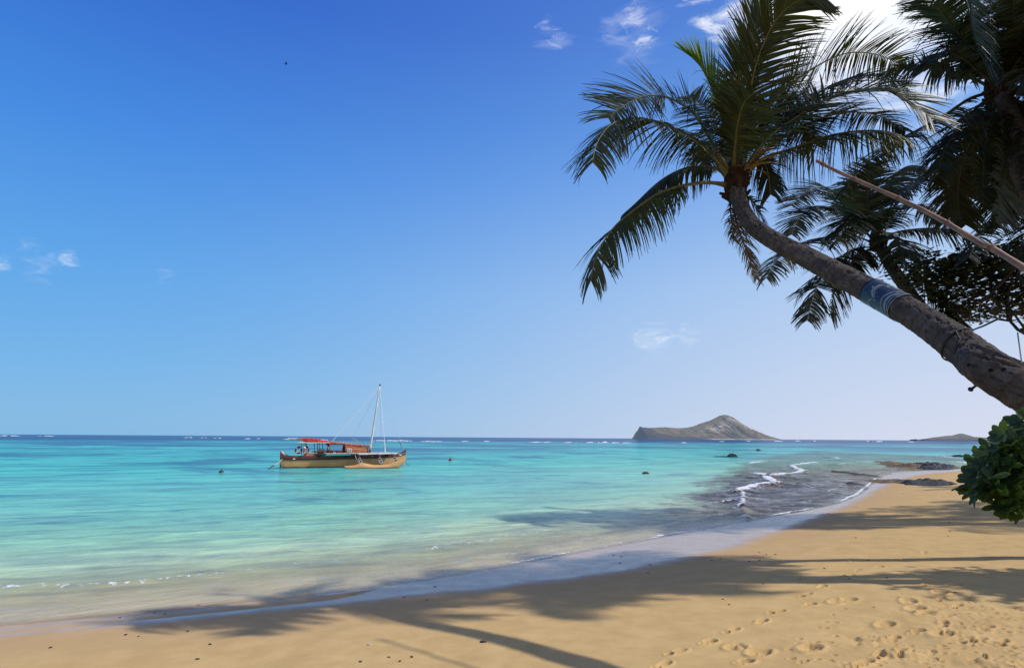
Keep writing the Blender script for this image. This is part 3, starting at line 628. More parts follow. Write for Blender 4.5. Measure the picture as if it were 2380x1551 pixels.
def frond(parent, pts, L=.75, n=78, droop=.10, twist=0.0, start=.16, wid=.036, mat=None, smat=None, vee=.25, seed=0, sweep=(.10, .70), ragged=.0, both=(1, 1), stalk_r=.035, ref=None, segs=5, label=None):
    rd = random.Random(seed*7+13)
    C, ln = resample(catmull([tuple(p) for p in pts], 8), 90)
    T = np.gradient(C, axis=0); T /= np.linalg.norm(T, axis=1)[:, None]
    up = np.array(ref if ref is not None else (0, 0, 1.0)); mb = MB(); ms = MB()
    Sprev = None; Ss = []
    for i in range(90):
        S = np.cross(T[i], up); l = np.linalg.norm(S)
        if Sprev is None: S = S/l if l > .15 else np.array((1, 0, 0.)); 
        else:
            Sp = Sprev - T[i]*np.dot(Sprev, T[i]); Sp /= np.linalg.norm(Sp)
            if l > 1e-3:
                S = S/l
                if np.dot(S, Sp) < 0: S = -S
                k = min(1, l*1.2)*.25; S = Sp*(1-k)+S*k
            else: S = Sp
            S = S - T[i]*np.dot(S, T[i]); S /= np.linalg.norm(S)
        Sprev = S; Ss.append(S)
    V = []; F = []; bn_ = [(rd.uniform(-.22, .22), rd.uniform(-.12, .12), rd.uniform(.6, 1.5)) for _ in range(24)]
    for i in range(n):
        tt = start+(1-start)*(i+.3)/n; j = min(88, int(tt*89)); fr_ = tt*89-j
        p0 = C[j]*(1-fr_)+C[j+1]*fr_; T0 = T[j]; S0 = Ss[j]; N0 = np.cross(S0, T0)
        ca, sa = math.cos(twist), math.sin(twist)
        Sx = S0*ca+N0*sa; Nx = -S0*sa+N0*ca
        q = (tt-start)/(1-start)
        prof = min(1, .42+2.2*q) if q < .35 else (1-.58*((q-.35)/.65)**1.8)
        for s in (1, -1):
            if both[0 if s > 0 else 1] <= 0: continue
            if rd.random() < ragged: continue
            bi = bn_[(int(q*11.99)*2+(s > 0)) % 24]; a = sweep[0]+(sweep[1]-sweep[0])*q + rd.uniform(-.10, .10)+bi[0]
            d = T0*a + Sx*s + Nx*(vee+bi[1]+rd.uniform(-.10, .10)); d /= np.linalg.norm(d)
            d = d+np.array((0, 0, -1.0))*droop*1.7*bi[2]; d /= np.linalg.norm(d)
            le = L*prof*(both[0 if s > 0 else 1])*rd.uniform(.86, 1.08)
            if rd.random() < ragged*1.5: le *= rd.uniform(.3, .8)
            dr = (droop*.42+.035)*bi[2]*rd.uniform(.7, 1.5) + (.35 if rd.random() < .05+ragged*.3 else 0)
            W = T0 - d*np.dot(T0, d); W /= np.linalg.norm(W)
            ro = rd.uniform(-.5, .5); W = W*math.cos(ro)+np.cross(d, W)*math.sin(ro)
            p = p0.copy(); base = len(V)
            for k in range(segs):
                u = k/(segs-1); ww = wid*(.6 if k == 0 else max(.05, (1.12-u)**.8))*.5
                V.append(tuple(p-W*ww)); V.append(tuple(p+W*ww))
                if k < segs-1: F.append((base+2*k, base+2*k+1, base+2*k+3, base+2*k+2))
                p = p+d*le/(segs-1); d = d+np.array((0, 0, -1.0))*dr*(1+u); d /= np.linalg.norm(d)
                W = W-d*np.dot(W, d); W /= np.linalg.norm(W)
    mb.add(V, F)
    rad = [stalk_r*(1-.93*(k/29)**.7)+.002 for k in range(30)]; rad[0] *= 1.7; rad[1] *= 1.25
    Cs, _ = resample(C, 30); ms.tube(Cs, rad, 6)
    o = mb.build('frond', mat or M_leaf, parent); ms.build('stalk', smat or M_stalk, o, True)
    if label: o['label'] = label
    return o
def arch(c, az, el, ln, bend, n=7):
    p = np.array(c, float); out = [tuple(p)]; e = el
    for k in range(n):
        d = np.array((math.sin(az)*math.cos(e), math.cos(az)*math.cos(e), math.sin(e))); p = p+d*ln/n; out.append(tuple(p)); e -= bend/n*(.5+1.0*k/n*1.6)
    return out

# bark: rings, vertical cracks and pits
t = NT('palm_bark'); uv = t.n('ShaderNodeUVMap').outputs[0]; P = t.pos()
n1 = t.noise(P, 7, 6, .65, .4); n2 = t.noise(P, 45, 5, .7)
su = t.n('ShaderNodeSeparateXYZ'); t.set(su.inputs[0], uv)
ring = t.math('ADD', t.math('MULTIPLY', su.outputs[1], 52.0), t.math('MULTIPLY', t.math('SUBTRACT', n1, .5), 7.0)); rs = t.math('SINE', ring)
pit = t.n('ShaderNodeTexVoronoi', distance='EUCLIDEAN'); t.set(pit.inputs['Vector'], t.map(P, (.7, 1, 1))); pit.inputs['Scale'].default_value = 17
pv = t.math('MULTIPLY', t.rng(pit.outputs[0], .30, .12), t.rng(t.noise(P, 3.5, 3), .52, .60))
c = t.mix(t.rng(n1, .3, .7), (.060, .051, .046), (.122, .106, .096)); c = t.mix(t.rng(n2, .5, .75, 0, .6), c, (.055, .042, .036))
c = t.mix(t.rng(rs, .6, 1.0, 0, .45), c, (.05, .038, .03)); c = t.mix(t.rng(t.noise(P, 11, 5, .7), .62, .72, 0, .45), c, (.21, .195, .18)); c = t.mix(pv, c, (.012, .01, .008))
b = t.bsdf(Base_Color=c, Roughness=.95); b.inputs['Specular IOR Level'].default_value = .12
hh_ = t.math('ADD', t.math('ADD', t.math('MULTIPLY', rs, .006), t.math('MULTIPLY', n2, .020)), t.math('MULTIPLY', pv, -.035))
bn = t.n('ShaderNodeBump'); bn.inputs['Strength'].default_value = 1; bn.inputs['Distance'].default_value = 1.0; t.set(bn.inputs['Height'], hh_); t.set(b.inputs['Normal'], bn.outputs[0]); M_bark = t.surf(b)

def trunk_frames(pts, n):
    C, ln = resample(catmull([tuple(p) for p in pts], 10), n)
    T = np.gradient(C, axis=0); T /= np.linalg.norm(T, axis=1)[:, None]
    up = np.array((0, 0, 1.0)); A = np.cross(T, np.array((1.0, 0.2, 0)));
    A = up[None, :]-T*T[:, 2:3]; A /= np.linalg.norm(A, axis=1)[:, None]      # A = upper side
    if np.linalg.norm(A[-1]) < .1: A[-1] = A[-2]
    B = np.cross(T, A); return C, T, A, B, ln
def trunk(parent, pts, radii, n=260, seg=40, detail=1.0, seed=0, mat=None):
    C, T, A, B, ln = trunk_frames(pts, n)
    s = np.linspace(0, 1, n); r = np.interp(s, np.linspace(0, 1, len(radii)), radii)
    th = np.linspace(0, 2*math.pi, seg, endpoint=False)
    S, TH = np.meshgrid(s*ln, th, indexing='ij')
    cx_, sy_ = np.cos(TH), np.sin(TH)
    g = S*9+1.0*fbm(cx_*1.3+S*.8, sy_*1.3+seed, 3, seed)            # leaf scars
    saw = (g % 1.0); ringh = .030*(1-saw)*sstep(0, .12, saw)
    pits = 0
    if detail > 0:
        upm = sstep(.15, .85, cx_)*.9 + .12
        nz = fbm(S*11, TH/(2*math.pi)*26, 3, seed+4); nz2 = fbm(S*24, TH/(2*math.pi)*60, 2, seed+8)
        pits = -.30*sstep(.18, .34, nz)*upm - .14*sstep(.24, .42, nz2)
        pits = pits + .10*fbm(S*3.3, TH/(2*math.pi)*8, 3, seed+12)
    rr_ = r[:, None]*(1+ringh*1.6+detail*pits*.55+.02*fbm(S*1.2, cx_*1.0, 2, seed+2))
    X = C[:, 0:1]+rr_*(A[:, 0:1]*cx_+B[:, 0:1]*sy_); Y = C[:, 1:2]+rr_*(A[:, 1:2]*cx_+B[:, 1:2]*sy_); Z = C[:, 2:3]+rr_*(A[:, 2:3]*cx_+B[:, 2:3]*sy_)
    o = grid_mesh('trunk', X, Y, Z, True, None, mat or M_bark); me = o.data
    uvl = me.uv_layers.new(name='UVMap'); vi = np.zeros(len(me.loops), np.int32); me.loops.foreach_get('vertex_index', vi)
    U_ = (TH*r[:, None]).ravel(); V_ = S.ravel(); uvl.data.foreach_set('uv', np.stack([U_[vi], V_[vi]], 1).astype(np.float32).ravel())
    o.parent = parent; return (C, T, A, B, ln, r)
PXF = [None]
def pf(plist, f0, f1):                       # picture path + depth range -> 3D path
    n = len(plist); L = [0]
    for i in range(1, n): L.append(L[-1]+math.dist(plist[i], plist[i-1]))
    return [tuple(at(x, y, f0+(f1-f0)*(L[i]/L[-1]))) for i, (x, y) in enumerate(plist)]

# --- the leaning palm
palm = empty('palm_tree', (5.6, 3.3, .95)); palm_kids = []
tag(palm, 'big leaning coconut palm with grey trunk and a blue painted wrap', 'palm tree')
def under(p, par): return tuple(Vector(p)-par.location)
FC = 8.2
tp = [(5.75, 2.9, .85), (5.15, 3.35, 1.45)] + [tuple(at(*q)) for q in [(2379, 905, 4.25), (2255, 822, 4.75), (2150, 747, 5.25), (2050, 690, 5.75), (1960, 643, 6.2), (1880, 601, 6.65), (1800, 560, 7.1), (1750, 525, 7.5), (1722, 480, 7.9), (1709, 435, FC)]]
TRP = tp
tr_par = palm
tp_l = [under(p, palm) for p in tp]
def rad_px(w, f): return w/2*f/FPX*.85
radii = [.25, .21, rad_px(128, 4.3), rad_px(100, 4.8), rad_px(92, 5.3), rad_px(80, 5.8), rad_px(66, 6.2), rad_px(60, 6.7), rad_px(52, 7.1), rad_px(47, 7.5), rad_px(42, 7.9), rad_px(46, 8.2)]
C, T, A, B, ln, rr_t = trunk(palm, tp_l, radii, 760, 120, 1.0, 3)
def surf_pt(s, th, lift):
    i = min(len(C)-1, max(0, s*(len(C)-1))); i0 = int(i); f = i-i0; i1 = min(i0+1, len(C)-1)
    c = C[i0]*(1-f)+C[i1]*f; a = A[i0]; b = B[i0]; r = rr_t[i0]*(1-f)+rr_t[i1]*f
    return c+(a*math.cos(th)+b*math.sin(th))*(r+lift)
def s_of(px, py):        # trunk parameter closest to a picture position
    best = None
    for k in range(0, 760, 2):
        p = Vector(C[k])+palm.location; d = p-CAM; u = CX+FPX*d.dot(_Rv)/d.dot(_F); v_ = CY-FPX*d.dot(_Uv)/d.dot(_F)
        e = (u-px)**2+(v_-py)**2
        if best is None or e < best[0]: best = (e, k/759)
    return best[1]
# wrap with white swirling dolphins
s0, s1 = s_of(2085, 733), s_of(2018, 690)
M_wrap = simple('wrap_blue', (.014, .026, .050), (.022, .042, .072), 9, .35, .1, .003, .5)
M_wrapw = simple('wrap_white', (.19, .225, .26), (.09, .12, .15), 20, .5, .1, .003)
M_seam = simple('wrap_seam', (.01, .015, .025), None, 9, .5)
mb = MB(); V = []; F = []; ns, nt_ = 24, 90
for i in range(ns):
    for k in range(nt_):
        V.append(surf_pt(s0+(s1-s0)*i/(ns-1), 2*math.pi*k/nt_, .012))
for i in range(ns-1):
    for k in range(nt_): F.append((i*nt_+k, i*nt_+(k+1) % nt_, (i+1)*nt_+(k+1) % nt_, (i+1)*nt_+k))
mb.add(V, F, 0)
wr = float(rr_t[int(s0*759)]); wl = abs(s1-s0)*ln
# visible side: find theta facing the camera
thc = min([2*math.pi*k/180 for k in range(180)], key=lambda th: (Vector(surf_pt((s0+s1)/2, th, 0))+palm.location-CAM).length)
def deco(path, wmax, lift=.0155, taper=True, mi=1):
    # path in (a,b): a = metres around from facing side (+ = upper side), b = 0..1 along from lower to upper edge
    Cc = catmull([(p[0], p[1]*wl) for p in path], 10); n = len(Cc); Tn = np.gradient(Cc, axis=0); Tn /= np.linalg.norm(Tn, axis=1)[:, None]; V = []; F = []
    for i in range(n):
        u = i/(n-1); w_ = wmax*(math.sin(math.pi*min(1, u*1.02))**.7 if taper else 1)*.5+.0015
        for sg in (-1, 1):
            a = Cc[i, 0]-sg*Tn[i, 1]*w_; b_ = Cc[i, 1]+sg*Tn[i, 0]*w_
            V.append(surf_pt(s0+(s1-s0)*b_/wl, thc+sgn*a/wr, lift))
        if i: F.append((2*i-2, 2*i-1, 2*i+1, 2*i))
    mb.add(V, F, mi)
# sign so that positive a climbs to the upper (sky) side, which is theta = 0
sgn = -1 if math.cos(thc-.1) > math.cos(thc+.1) else 1
def dolphin(a, b_, s, fl):
    deco([(a-.09*s, b_+.02*fl), (a-.06*s, b_+.16*s*fl), (a, b_+.24*s*fl), (a+.07*s, b_+.2*s*fl), (a+.12*s, b_+.04*s*fl)], .035*s)
    deco([(a-.085*s, b_+.0), (a-.045*s, b_+.09*s*fl), (a+.0*s, b_+.14*s*fl), (a+.06*s, b_+.12*s*fl)], .010*s)
    deco([(a+.12*s, b_+.04*s*fl), (a+.15*s, b_+.06*s*fl), (a+.17*s, b_-.03*s*fl)], .022*s)
    deco([(a+.12*s, b_+.04*s*fl), (a+.11*s, b_-.05*s*fl), (a+.13*s, b_-.12*s*fl)], .022*s)
    deco([(a-.01*s, b_+.24*s*fl), (a+.01*s, b_+.33*s*fl), (a+.03*s, b_+.36*s*fl)], .02*s)
dolphin(.03, .52, .75, 1); dolphin(-.13, .52, .62, 1); dolphin(.20, .45, .7, -1)
deco([(-.20, .02), (-.10, .22), (.0, .30), (.10, .22), (.17, .06)], .022); deco([(-.16, .03), (-.07, .14), (.02, .18), (.09, .12), (.12, .04)], .030); deco([(-.12, .0), (-.04, .08), (.04, .09), (.10, .02)], .012)
deco([(-.02, .72), (.03, .66), (.08, .70)], .010); deco([(.12, .75), (.17, .68), (.2, .74)], .012); deco([(.10, .93), (.16, .88), (.21, .93)], .010)
for k in range(60):
    a = random.uniform(-.22, .24); b_ = random.uniform(.04, .96); deco([(a, b_), (a+.006, b_+.006), (a+.012, b_+.005)], .0025)
deco([(.21, .0), (.205, .5), (.21, 1.0)], .005, .017, False, 2)
for e in (0, 1): deco([(-.5+.05*k, e*.985+.006) for k in range(21)], .009, .018, False, 2 if e else 1)
mb.build('trunk_wrap', [M_wrap, M_wrapw, M_seam], palm, True)
# cord round the trunk with its loose end, and a wooden peg below
M_cord = simple('black_cord', (.012, .011, .012), (.03, .028, .026), 60, .7, .4, .002)
mb = MB(); sc_ = s_of(2225, 800); path = [surf_pt(sc_+.006*math.sin(th_*1.0), th_, .008) for th_ in np.linspace(0, 2*math.pi, 60)]
mb.tube(path, .0075, 6); sgn2 = sgn
pth = [surf_pt(sc_-.002-k*.0045+.002*math.sin(k*1.3), thc-sgn2*(-1)*(.75-.085*k)+.03*math.sin(k), .012) for k in range(8)]
mb.tube(pth, [.007+.004*(k > 5) for k in range(8)], 6); mb.build('cord', M_cord, palm, True)
mb = MB(); p0 = Vector(at(2279, 888, 4.62))-palm.location; p1 = Vector(at(2255, 904, 4.52))-palm.location; mb.tube([p0, (p0+p1)/2, p1+(p0-p1)*.12, p1], [.010, .009, .010, .020], 8); mb.build('peg', M_cord, palm, True)

cr = Vector(at(1708, 418, FC)) - palm.location
mb = MB(); n = 34      # fibrous crown sheath with stubs of old stalks
mb.tube([Vector(tp_l[-1])+Vector((0, 0, -.22)), Vector(tp_l[-1])+Vector((0, 0, -.02)), cr+Vector((0, 0, .08)), cr+Vector((0.02, 0, .32)), cr+Vector((0.02, 0, .5))], [.12, .17, .16, .10, .04], 18)
for k in range(34):
    a = random.uniform(0, 6.28); z = random.uniform(-.28, .15); d = Vector((math.cos(a), math.sin(a), random.uniform(.2, 1.0))).normalized(); b0_ = cr+Vector((math.cos(a)*.11, math.sin(a)*.11, z-.05))
    mb.tube([b0_, b0_+d*random.uniform(.07, .16)], [.045, .02], 5)
mb.build('crown_sheath', M_fibre, palm)
def mf(pl, f1, **kw):
    kw['L'] = kw['L']*1.3; kw['n'] = int(kw['n']*1.5); kw['wid'] = kw.get('wid', .034)*.88
    pts = [tuple(Vector(p)-palm.location) for p in pf(pl, FC, f1)]
    return frond(palm, pts, **kw)
# upper left, long spines up and down
mf([(1697, 405), (1651, 326), (1618, 270), (1578, 239), (1545, 225), (1505, 222), (1472, 233), (1435, 256), (1413, 275)], 7.3, L=.78, n=80, twist=.95, droop=.05, vee=.2, seed=1, mat=M_leaf, wid=.03)
mf([(1697, 412), (1646, 351), (1604, 317), (1545, 289), (1486, 274), (1438, 281), (1407, 301), (1384, 340), (1377, 378)], 6.9, L=.72, n=84, twist=.35, droop=.26, vee=.1, seed=2, wid=.032, ragged=.05)
# lower left, hanging
mf([(1692, 430), (1646, 424), (1604, 428), (1561, 438), (1520, 455), (1475, 487), (1432, 522), (1400, 565), (1380, 612), (1373, 652)], 7.2, L=.62, n=92, twist=.25, droop=.42, vee=.0, seed=3, start=.25, wid=.032, ragged=.07)
mf([(1692, 412), (1662, 391), (1604, 389), (1561, 404), (1522, 430), (1477, 472), (1445, 500)], 8.8, L=.55, n=80, twist=.15, droop=.45, vee=.0, seed=4, wid=.03, ragged=.08)
# young sunlit frond
mf([(1700, 395), (1686, 300), (1662, 228), (1638, 170), (1612, 138), (1590, 121)], 7.9, L=.50, n=64, twist=.55, droop=.02, vee=.35, seed=5, mat=M_young, start=.35, sweep=(1.2, 2.4), wid=.036, label='bright yellow green young frond')
# upright spear and uprights
mf([(1704, 395), (1695, 330), (1690, 260), (1686, 180)], 8.0, L=.22, n=18, droop=.0, vee=.0, seed=6, start=.2, sweep=(5, 8), mat=M_leaf, wid=.03, ref=(0, 1, 0))
mf([(1704, 395), (1705, 320), (1709, 240), (1724, 150), (1757, 53), (1785, -20), (1815, -80)], 7.4, L=.46, n=90, twist=.5, droop=.03, vee=.4, seed=7, sweep=(.9, 1.7), ref=(0, -1, 0), start=.13, wid=.034)
mf([(1713, 395), (1727, 307), (1744, 200), (1770, 110), (1808, 40), (1860, 0), (1915, -5)], 7.0, L=.74, n=92, twist=-.35, droop=.07, vee=.15, seed=8, sweep=(.45, 1.3), ref=(0, -1, .2), start=.10, wid=.036)
# right side
mf([(1722, 392), (1752, 305), (1795, 235), (1840, 193), (1906, 149), (1972, 123), (2037, 127), (2092, 150)], 8.6, L=.66, n=84, twist=.35, droop=.08, vee=.25, seed=9, wid=.032, ragged=.03)
mf([(1726, 408), (1774, 333), (1840, 280), (1928, 228), (1994, 210), (2059, 210), (2116, 237), (2165, 276)], 7.2, L=.78, n=90, twist=-.75, droop=.05, vee=.15, seed=10, wid=.034, sweep=(.2, 1.1))
mf([(1730, 408), (1774, 368), (1840, 346), (1928, 315), (2015, 303), (2081, 310), (2125, 335)], 7.9, L=.62, n=84, twist=-.2, droop=.30, vee=.0, seed=11, wid=.026, ragged=.12, mat=M_leaf)
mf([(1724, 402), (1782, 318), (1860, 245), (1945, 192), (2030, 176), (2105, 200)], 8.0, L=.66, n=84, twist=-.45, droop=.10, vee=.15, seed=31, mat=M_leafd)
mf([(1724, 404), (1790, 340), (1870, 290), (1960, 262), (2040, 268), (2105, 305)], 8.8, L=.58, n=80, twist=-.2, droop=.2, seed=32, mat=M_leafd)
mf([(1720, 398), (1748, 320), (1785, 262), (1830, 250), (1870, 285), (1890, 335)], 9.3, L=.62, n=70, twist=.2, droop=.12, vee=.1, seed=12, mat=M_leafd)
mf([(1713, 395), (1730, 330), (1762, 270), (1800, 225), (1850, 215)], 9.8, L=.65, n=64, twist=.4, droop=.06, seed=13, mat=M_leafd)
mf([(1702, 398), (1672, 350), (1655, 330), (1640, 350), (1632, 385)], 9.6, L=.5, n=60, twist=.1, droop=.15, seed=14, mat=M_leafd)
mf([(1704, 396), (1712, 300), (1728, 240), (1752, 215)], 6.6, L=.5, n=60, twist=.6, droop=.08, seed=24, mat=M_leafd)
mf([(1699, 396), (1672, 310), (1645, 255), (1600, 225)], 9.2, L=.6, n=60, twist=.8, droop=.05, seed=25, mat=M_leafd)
# drooping and dead ones
mf([(1724, 410), (1750, 372), (1775, 378), (1786, 410), (1790, 452)], 8.3, L=.42, n=60, twist=.2, droop=.30, seed=15, mat=M_leafd, wid=.026)
mf([(1704, 450), (1708, 500), (1720, 545), (1740, 595), (1757, 648)], 8.0, L=.30, n=60, twist=.5, droop=.22, seed=16, mat=M_dead, smat=M_stalkd, wid=.022, ragged=.1, ref=(0, -1, 0), stalk_r=.02, label='dead brown frond hanging against the trunk')
mf([(1722, 452), (1742, 462), (1762, 485), (1776, 515)], 8.0, L=.30, n=40, twist=.4, droop=.14, seed=17, mat=M_dead, smat=M_stalkd, wid=.018, ragged=.2, stalk_r=.018, label='dead brown frond curling right of the trunk')
mf([(1700, 452), (1697, 490), (1702, 530), (1707, 560)], 8.1, L=.26, n=36, twist=.3, droop=.25, seed=18, mat=M_dead, smat=M_stalkd, wid=.018, ragged=.2, ref=(0, -1, 0), stalk_r=.016, label='short dead frond hanging left of the trunk')
mb = MB()
for k in range(26):      # flower sprays
    p = cr+Vector((.1, -.1, .1)); d = Vector((random.uniform(.4, 1.2), random.uniform(-.6, .4), random.uniform(.3, 1.4))).normalized(); q = [p]
    for j in range(5): p = p+d*.12; q.append(p); d = (d+Vector((random.uniform(-.2, .3), random.uniform(-.2, .2), -.18))).normalized()
    mb.tube(q, [.008, .007, .006, .006, .005, .003], 4)
mb.build('flower_spray', M_flower, palm)

# --- other palms
def palm_at(base, crown, rtop, rbot, label, fr, mat, group=None, smat=None, name='palm_tree', extra=None, detail=.4, mid=None, L=.95, n=76, seed0=100, wid=.038):
    e = empty(name, base); tag(e, label, 'palm tree', group)
    b = Vector(base); c = Vector(crown); mids = [Vector(q) for q in mid] if isinstance(mid, list) else [Vector(mid) if mid is not None else b.lerp(c, .5)+Vector((0, 0, -.1*(c-b).length))]
    pts = [Vector((0, 0, -.3))]+[q-b for q in mids]+[c-b]
    trunk(e, pts, [rbot]+[rbot+(rtop-rbot)*(k+1)/(len(mids)+1) for k in range(len(mids)+1)], 160, 28, detail, seed0)
    mb = MB(); cc = c-b; mb.tube([cc+Vector((0, 0, -.3)), cc, cc+Vector((0, 0, .35)), cc+Vector((0, 0, .6))], [rtop*1.1, rtop*1.6, rtop*1.2, rtop*.3], 12)
    for k in range(20):
        a = random.uniform(0, 6.28); d = Vector((math.cos(a), math.sin(a), .8)).normalized(); b0_ = cc+Vector((math.cos(a)*rtop, math.sin(a)*rtop, random.uniform(-.3, .1))); mb.tube([b0_, b0_+d*.14], [.04, .02], 5)
    mb.build('crown_sheath', M_fibre, e)
    for k, f in enumerate(fr):
        pts, kw = f; kw = dict(kw); kw.setdefault('mat', mat); kw.setdefault('L', L); kw.setdefault('n', n); kw.setdefault('seed', seed0+k); kw.setdefault('wid', wid)
        frond(e, [tuple(Vector(p)-b) for p in pts], smat=smat or M_stalkd, **kw)
    return e
F2 = 19.0
def P2(pl, f1, **kw): return (pf(pl, F2, f1*1.31), kw)
def extra(c, n_, L_, sd_, azr=(0, 6.28), el=(60, -35)):
    rd = random.Random(sd_); return [(arch(c, azr[0]+(azr[1]-azr[0])*(k+rd.uniform(.1, .9))/n_, R(rd.uniform(el[1], el[0])), L_*rd.uniform(.85, 1.1), 1.4), dict(droop=rd.uniform(.1, .25), twist=rd.uniform(-.4, .4))) for k in range(n_)]
cr2 = at(2041, 562, F2); b2 = Vector((19.9, 13.8, 1.15))
fr = [P2([(2035, 565), (1990, 517), (1951, 466), (1929, 441), (1903, 436), (1870, 447), (1838, 478)], 13.0, twist=.5, droop=.10, label=None),
      P2([(2035, 567), (1985, 506), (1940, 483), (1898, 483), (1861, 500), (1839, 545)], 12.8, twist=.4, droop=.16),
      P2([(2030, 565), (1985, 548), (1940, 548), (1898, 556), (1850, 575), (1806, 600), (1780, 646)], 12.3, twist=.2, droop=.25),
      P2([(2035, 573), (1990, 577), (1955, 595), (1925, 625), (1895, 671), (1875, 745)], 12.6, twist=.2, droop=.28),
      P2([(2035, 573), (1995, 590), (1960, 620), (1940, 670), (1929, 733)], 13.3, twist=.7, droop=.10, ref=(0, -1, 0)),
      P2([(2035, 575), (2010, 585), (1985, 610), (1960, 640)], 14.0, droop=.25),
      P2([(2035, 562), (2018, 489), (2016, 433), (2030, 380)], 14.0, twist=.5, droop=.05, ref=(0, -1, 0)),
      P2([(2041, 558), (2045, 475), (2070, 415), (2110, 385), (2150, 390)], 14.5, twist=-.3, droop=.12),
      P2([(2041, 558), (2000, 500), (1975, 455), (1968, 420)], 15.5, twist=.5, droop=.08),
      P2([(2050, 560), (2080, 540), (2137, 531), (2193, 531), (2249, 545), (2310, 578)], 13.2, twist=-.2, droop=.26),
      P2([(2048, 558), (2075, 495), (2108, 475), (2151, 489), (2185, 520)], 15.3, droop=.2, twist=-.3),
      P2([(2052, 575), (2094, 600), (2137, 640), (2193, 697), (2227, 747)], 13.0, droop=.30, twist=.1),
      P2([(2041, 558), (2060, 500), (2100, 440), (2160, 420), (2210, 450)], 13.5, droop=.15, twist=-.4),
      P2([(2041, 560), (2020, 520), (1990, 500), (1965, 520), (1950, 560)], 13.0, droop=.2, twist=.1),
      P2([(2044, 560), (2060, 540), (2085, 560), (2100, 600)], 13.2, droop=.25)]
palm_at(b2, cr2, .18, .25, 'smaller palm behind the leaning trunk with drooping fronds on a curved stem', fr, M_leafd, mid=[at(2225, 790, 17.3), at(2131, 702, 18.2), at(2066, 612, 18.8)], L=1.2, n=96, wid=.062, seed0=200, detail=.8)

F3 = 9.6
def P3(pl, f1, **kw): return (pf(pl, F3, f1), kw)
cr3 = at(2322, 212, F3)
fr = [P3([(2315, 202), (2284, 131), (2262, 79), (2255, 26), (2260, -50)], 7.4, twist=.1, L=.9, droop=.10, ref=(0, -1, .3)),
      P3([(2310, 199), (2262, 120), (2210, 55), (2165, 0), (2120, -40)], 8.6, twist=.3, L=.85, droop=.06),
      P3([(2305, 195), (2240, 95), (2185, 40), (2120, 15)], 9.6, twist=.4, L=.75, droop=.10),
      P3([(2305, 205), (2250, 178), (2198, 163), (2145, 155), (2093, 155), (2050, 170)], 10.4, twist=.1, L=.65, droop=.16),
      P3([(2308, 212), (2250, 231), (2198, 267), (2132, 302), (2066, 336), (2005, 388), (1962, 440)], 8.3, twist=.1, L=.75, droop=.24, n=86),
      P3([(2312, 218), (2270, 250), (2225, 300), (2190, 360), (2180, 410)], 9.0, twist=.1, L=.75, droop=.22),
      P3([(2316, 223), (2300, 288), (2289, 341), (2284, 407), (2282, 470)], 8.6, twist=.3, L=.75, droop=.10, ref=(0, -1, 0)),
      P3([(2325, 223), (2345, 290), (2340, 370), (2325, 450), (2320, 520)], 8.4, twist=.3, L=.75, droop=.10, ref=(0, -1, 0)),
      P3([(2330, 205), (2350, 130), (2355, 50), (2350, -40)], 8.6, twist=.2, L=.85, droop=.06, ref=(0, -1, 0)),
      P3([(2330, 205), (2380, 130), (2430, 90), (2500, 100)], 9.0, droop=.12),
      P3([(2335, 212), (2400, 200), (2470, 230), (2520, 300)], 8.6, droop=.2),
      P3([(2332, 220), (2370, 270), (2400, 350), (2405, 440)], 8.8, droop=.14, twist=.2, ref=(0, -1, 0)),
      P3([(2322, 205), (2290, 100), (2300, 20), (2310, -60)], 10.6, droop=.05, twist=.3, ref=(0, -1, 0)),
      P3([(2320, 205), (2230, 130), (2190, 120), (2150, 150)], 9.2, droop=.14, twist=.2, L=.6)]
fr += extra(cr3, 18, 2.9, 31, azr=(.1, 3.5))
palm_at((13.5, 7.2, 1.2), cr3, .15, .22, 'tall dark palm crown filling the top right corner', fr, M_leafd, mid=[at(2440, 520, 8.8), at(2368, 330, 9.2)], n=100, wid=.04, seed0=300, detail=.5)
F4 = 16.5
cr4 = at(2450, 440, F4)
def P4(pl, f1, **kw): return (pf(pl, F4, f1*1.43), kw)
fr = [P4([(2445, 440), (2380, 372), (2310, 358), (2249, 371), (2165, 399), (2108, 440), (2092, 470)], 11.0, L=1.0, droop=.18, twist=.2),
      P4([(2445, 445), (2380, 430), (2310, 430), (2250, 455), (2200, 500)], 10.4, L=1.05, droop=.18),
      P4([(2445, 450), (2390, 470), (2330, 500), (2280, 545), (2250, 600)], 10.3, L=1.05, droop=.2),
      P4([(2440, 440), (2400, 350), (2350, 300), (2290, 290)], 11.5, L=1.0, droop=.12),
      P4([(2440, 440), (2360, 400), (2280, 400), (2200, 440), (2150, 490)], 12.0, L=1.05, droop=.2),
      P4([(2445, 450), (2410, 500), (2380, 560), (2360, 620)], 10.6, L=.95, droop=.15),
      P4([(2450, 440), (2470, 340), (2500, 300)], 11.5), P4([(2450, 440), (2530, 420), (2600, 480)], 11.5), P4([(2450, 440), (2440, 340), (2400, 270)], 12.5, twist=.4)]
fr += extra(cr4, 6, 4.0, 32, azr=(1.2, 3.6))
palm_at((22.5, 13.4, 1.2), cr4, .16, .22, 'palm at the right edge whose fronds reach in behind the bamboo pole', fr, M_leafd, n=84, wid=.058, seed0=400, detail=.3)
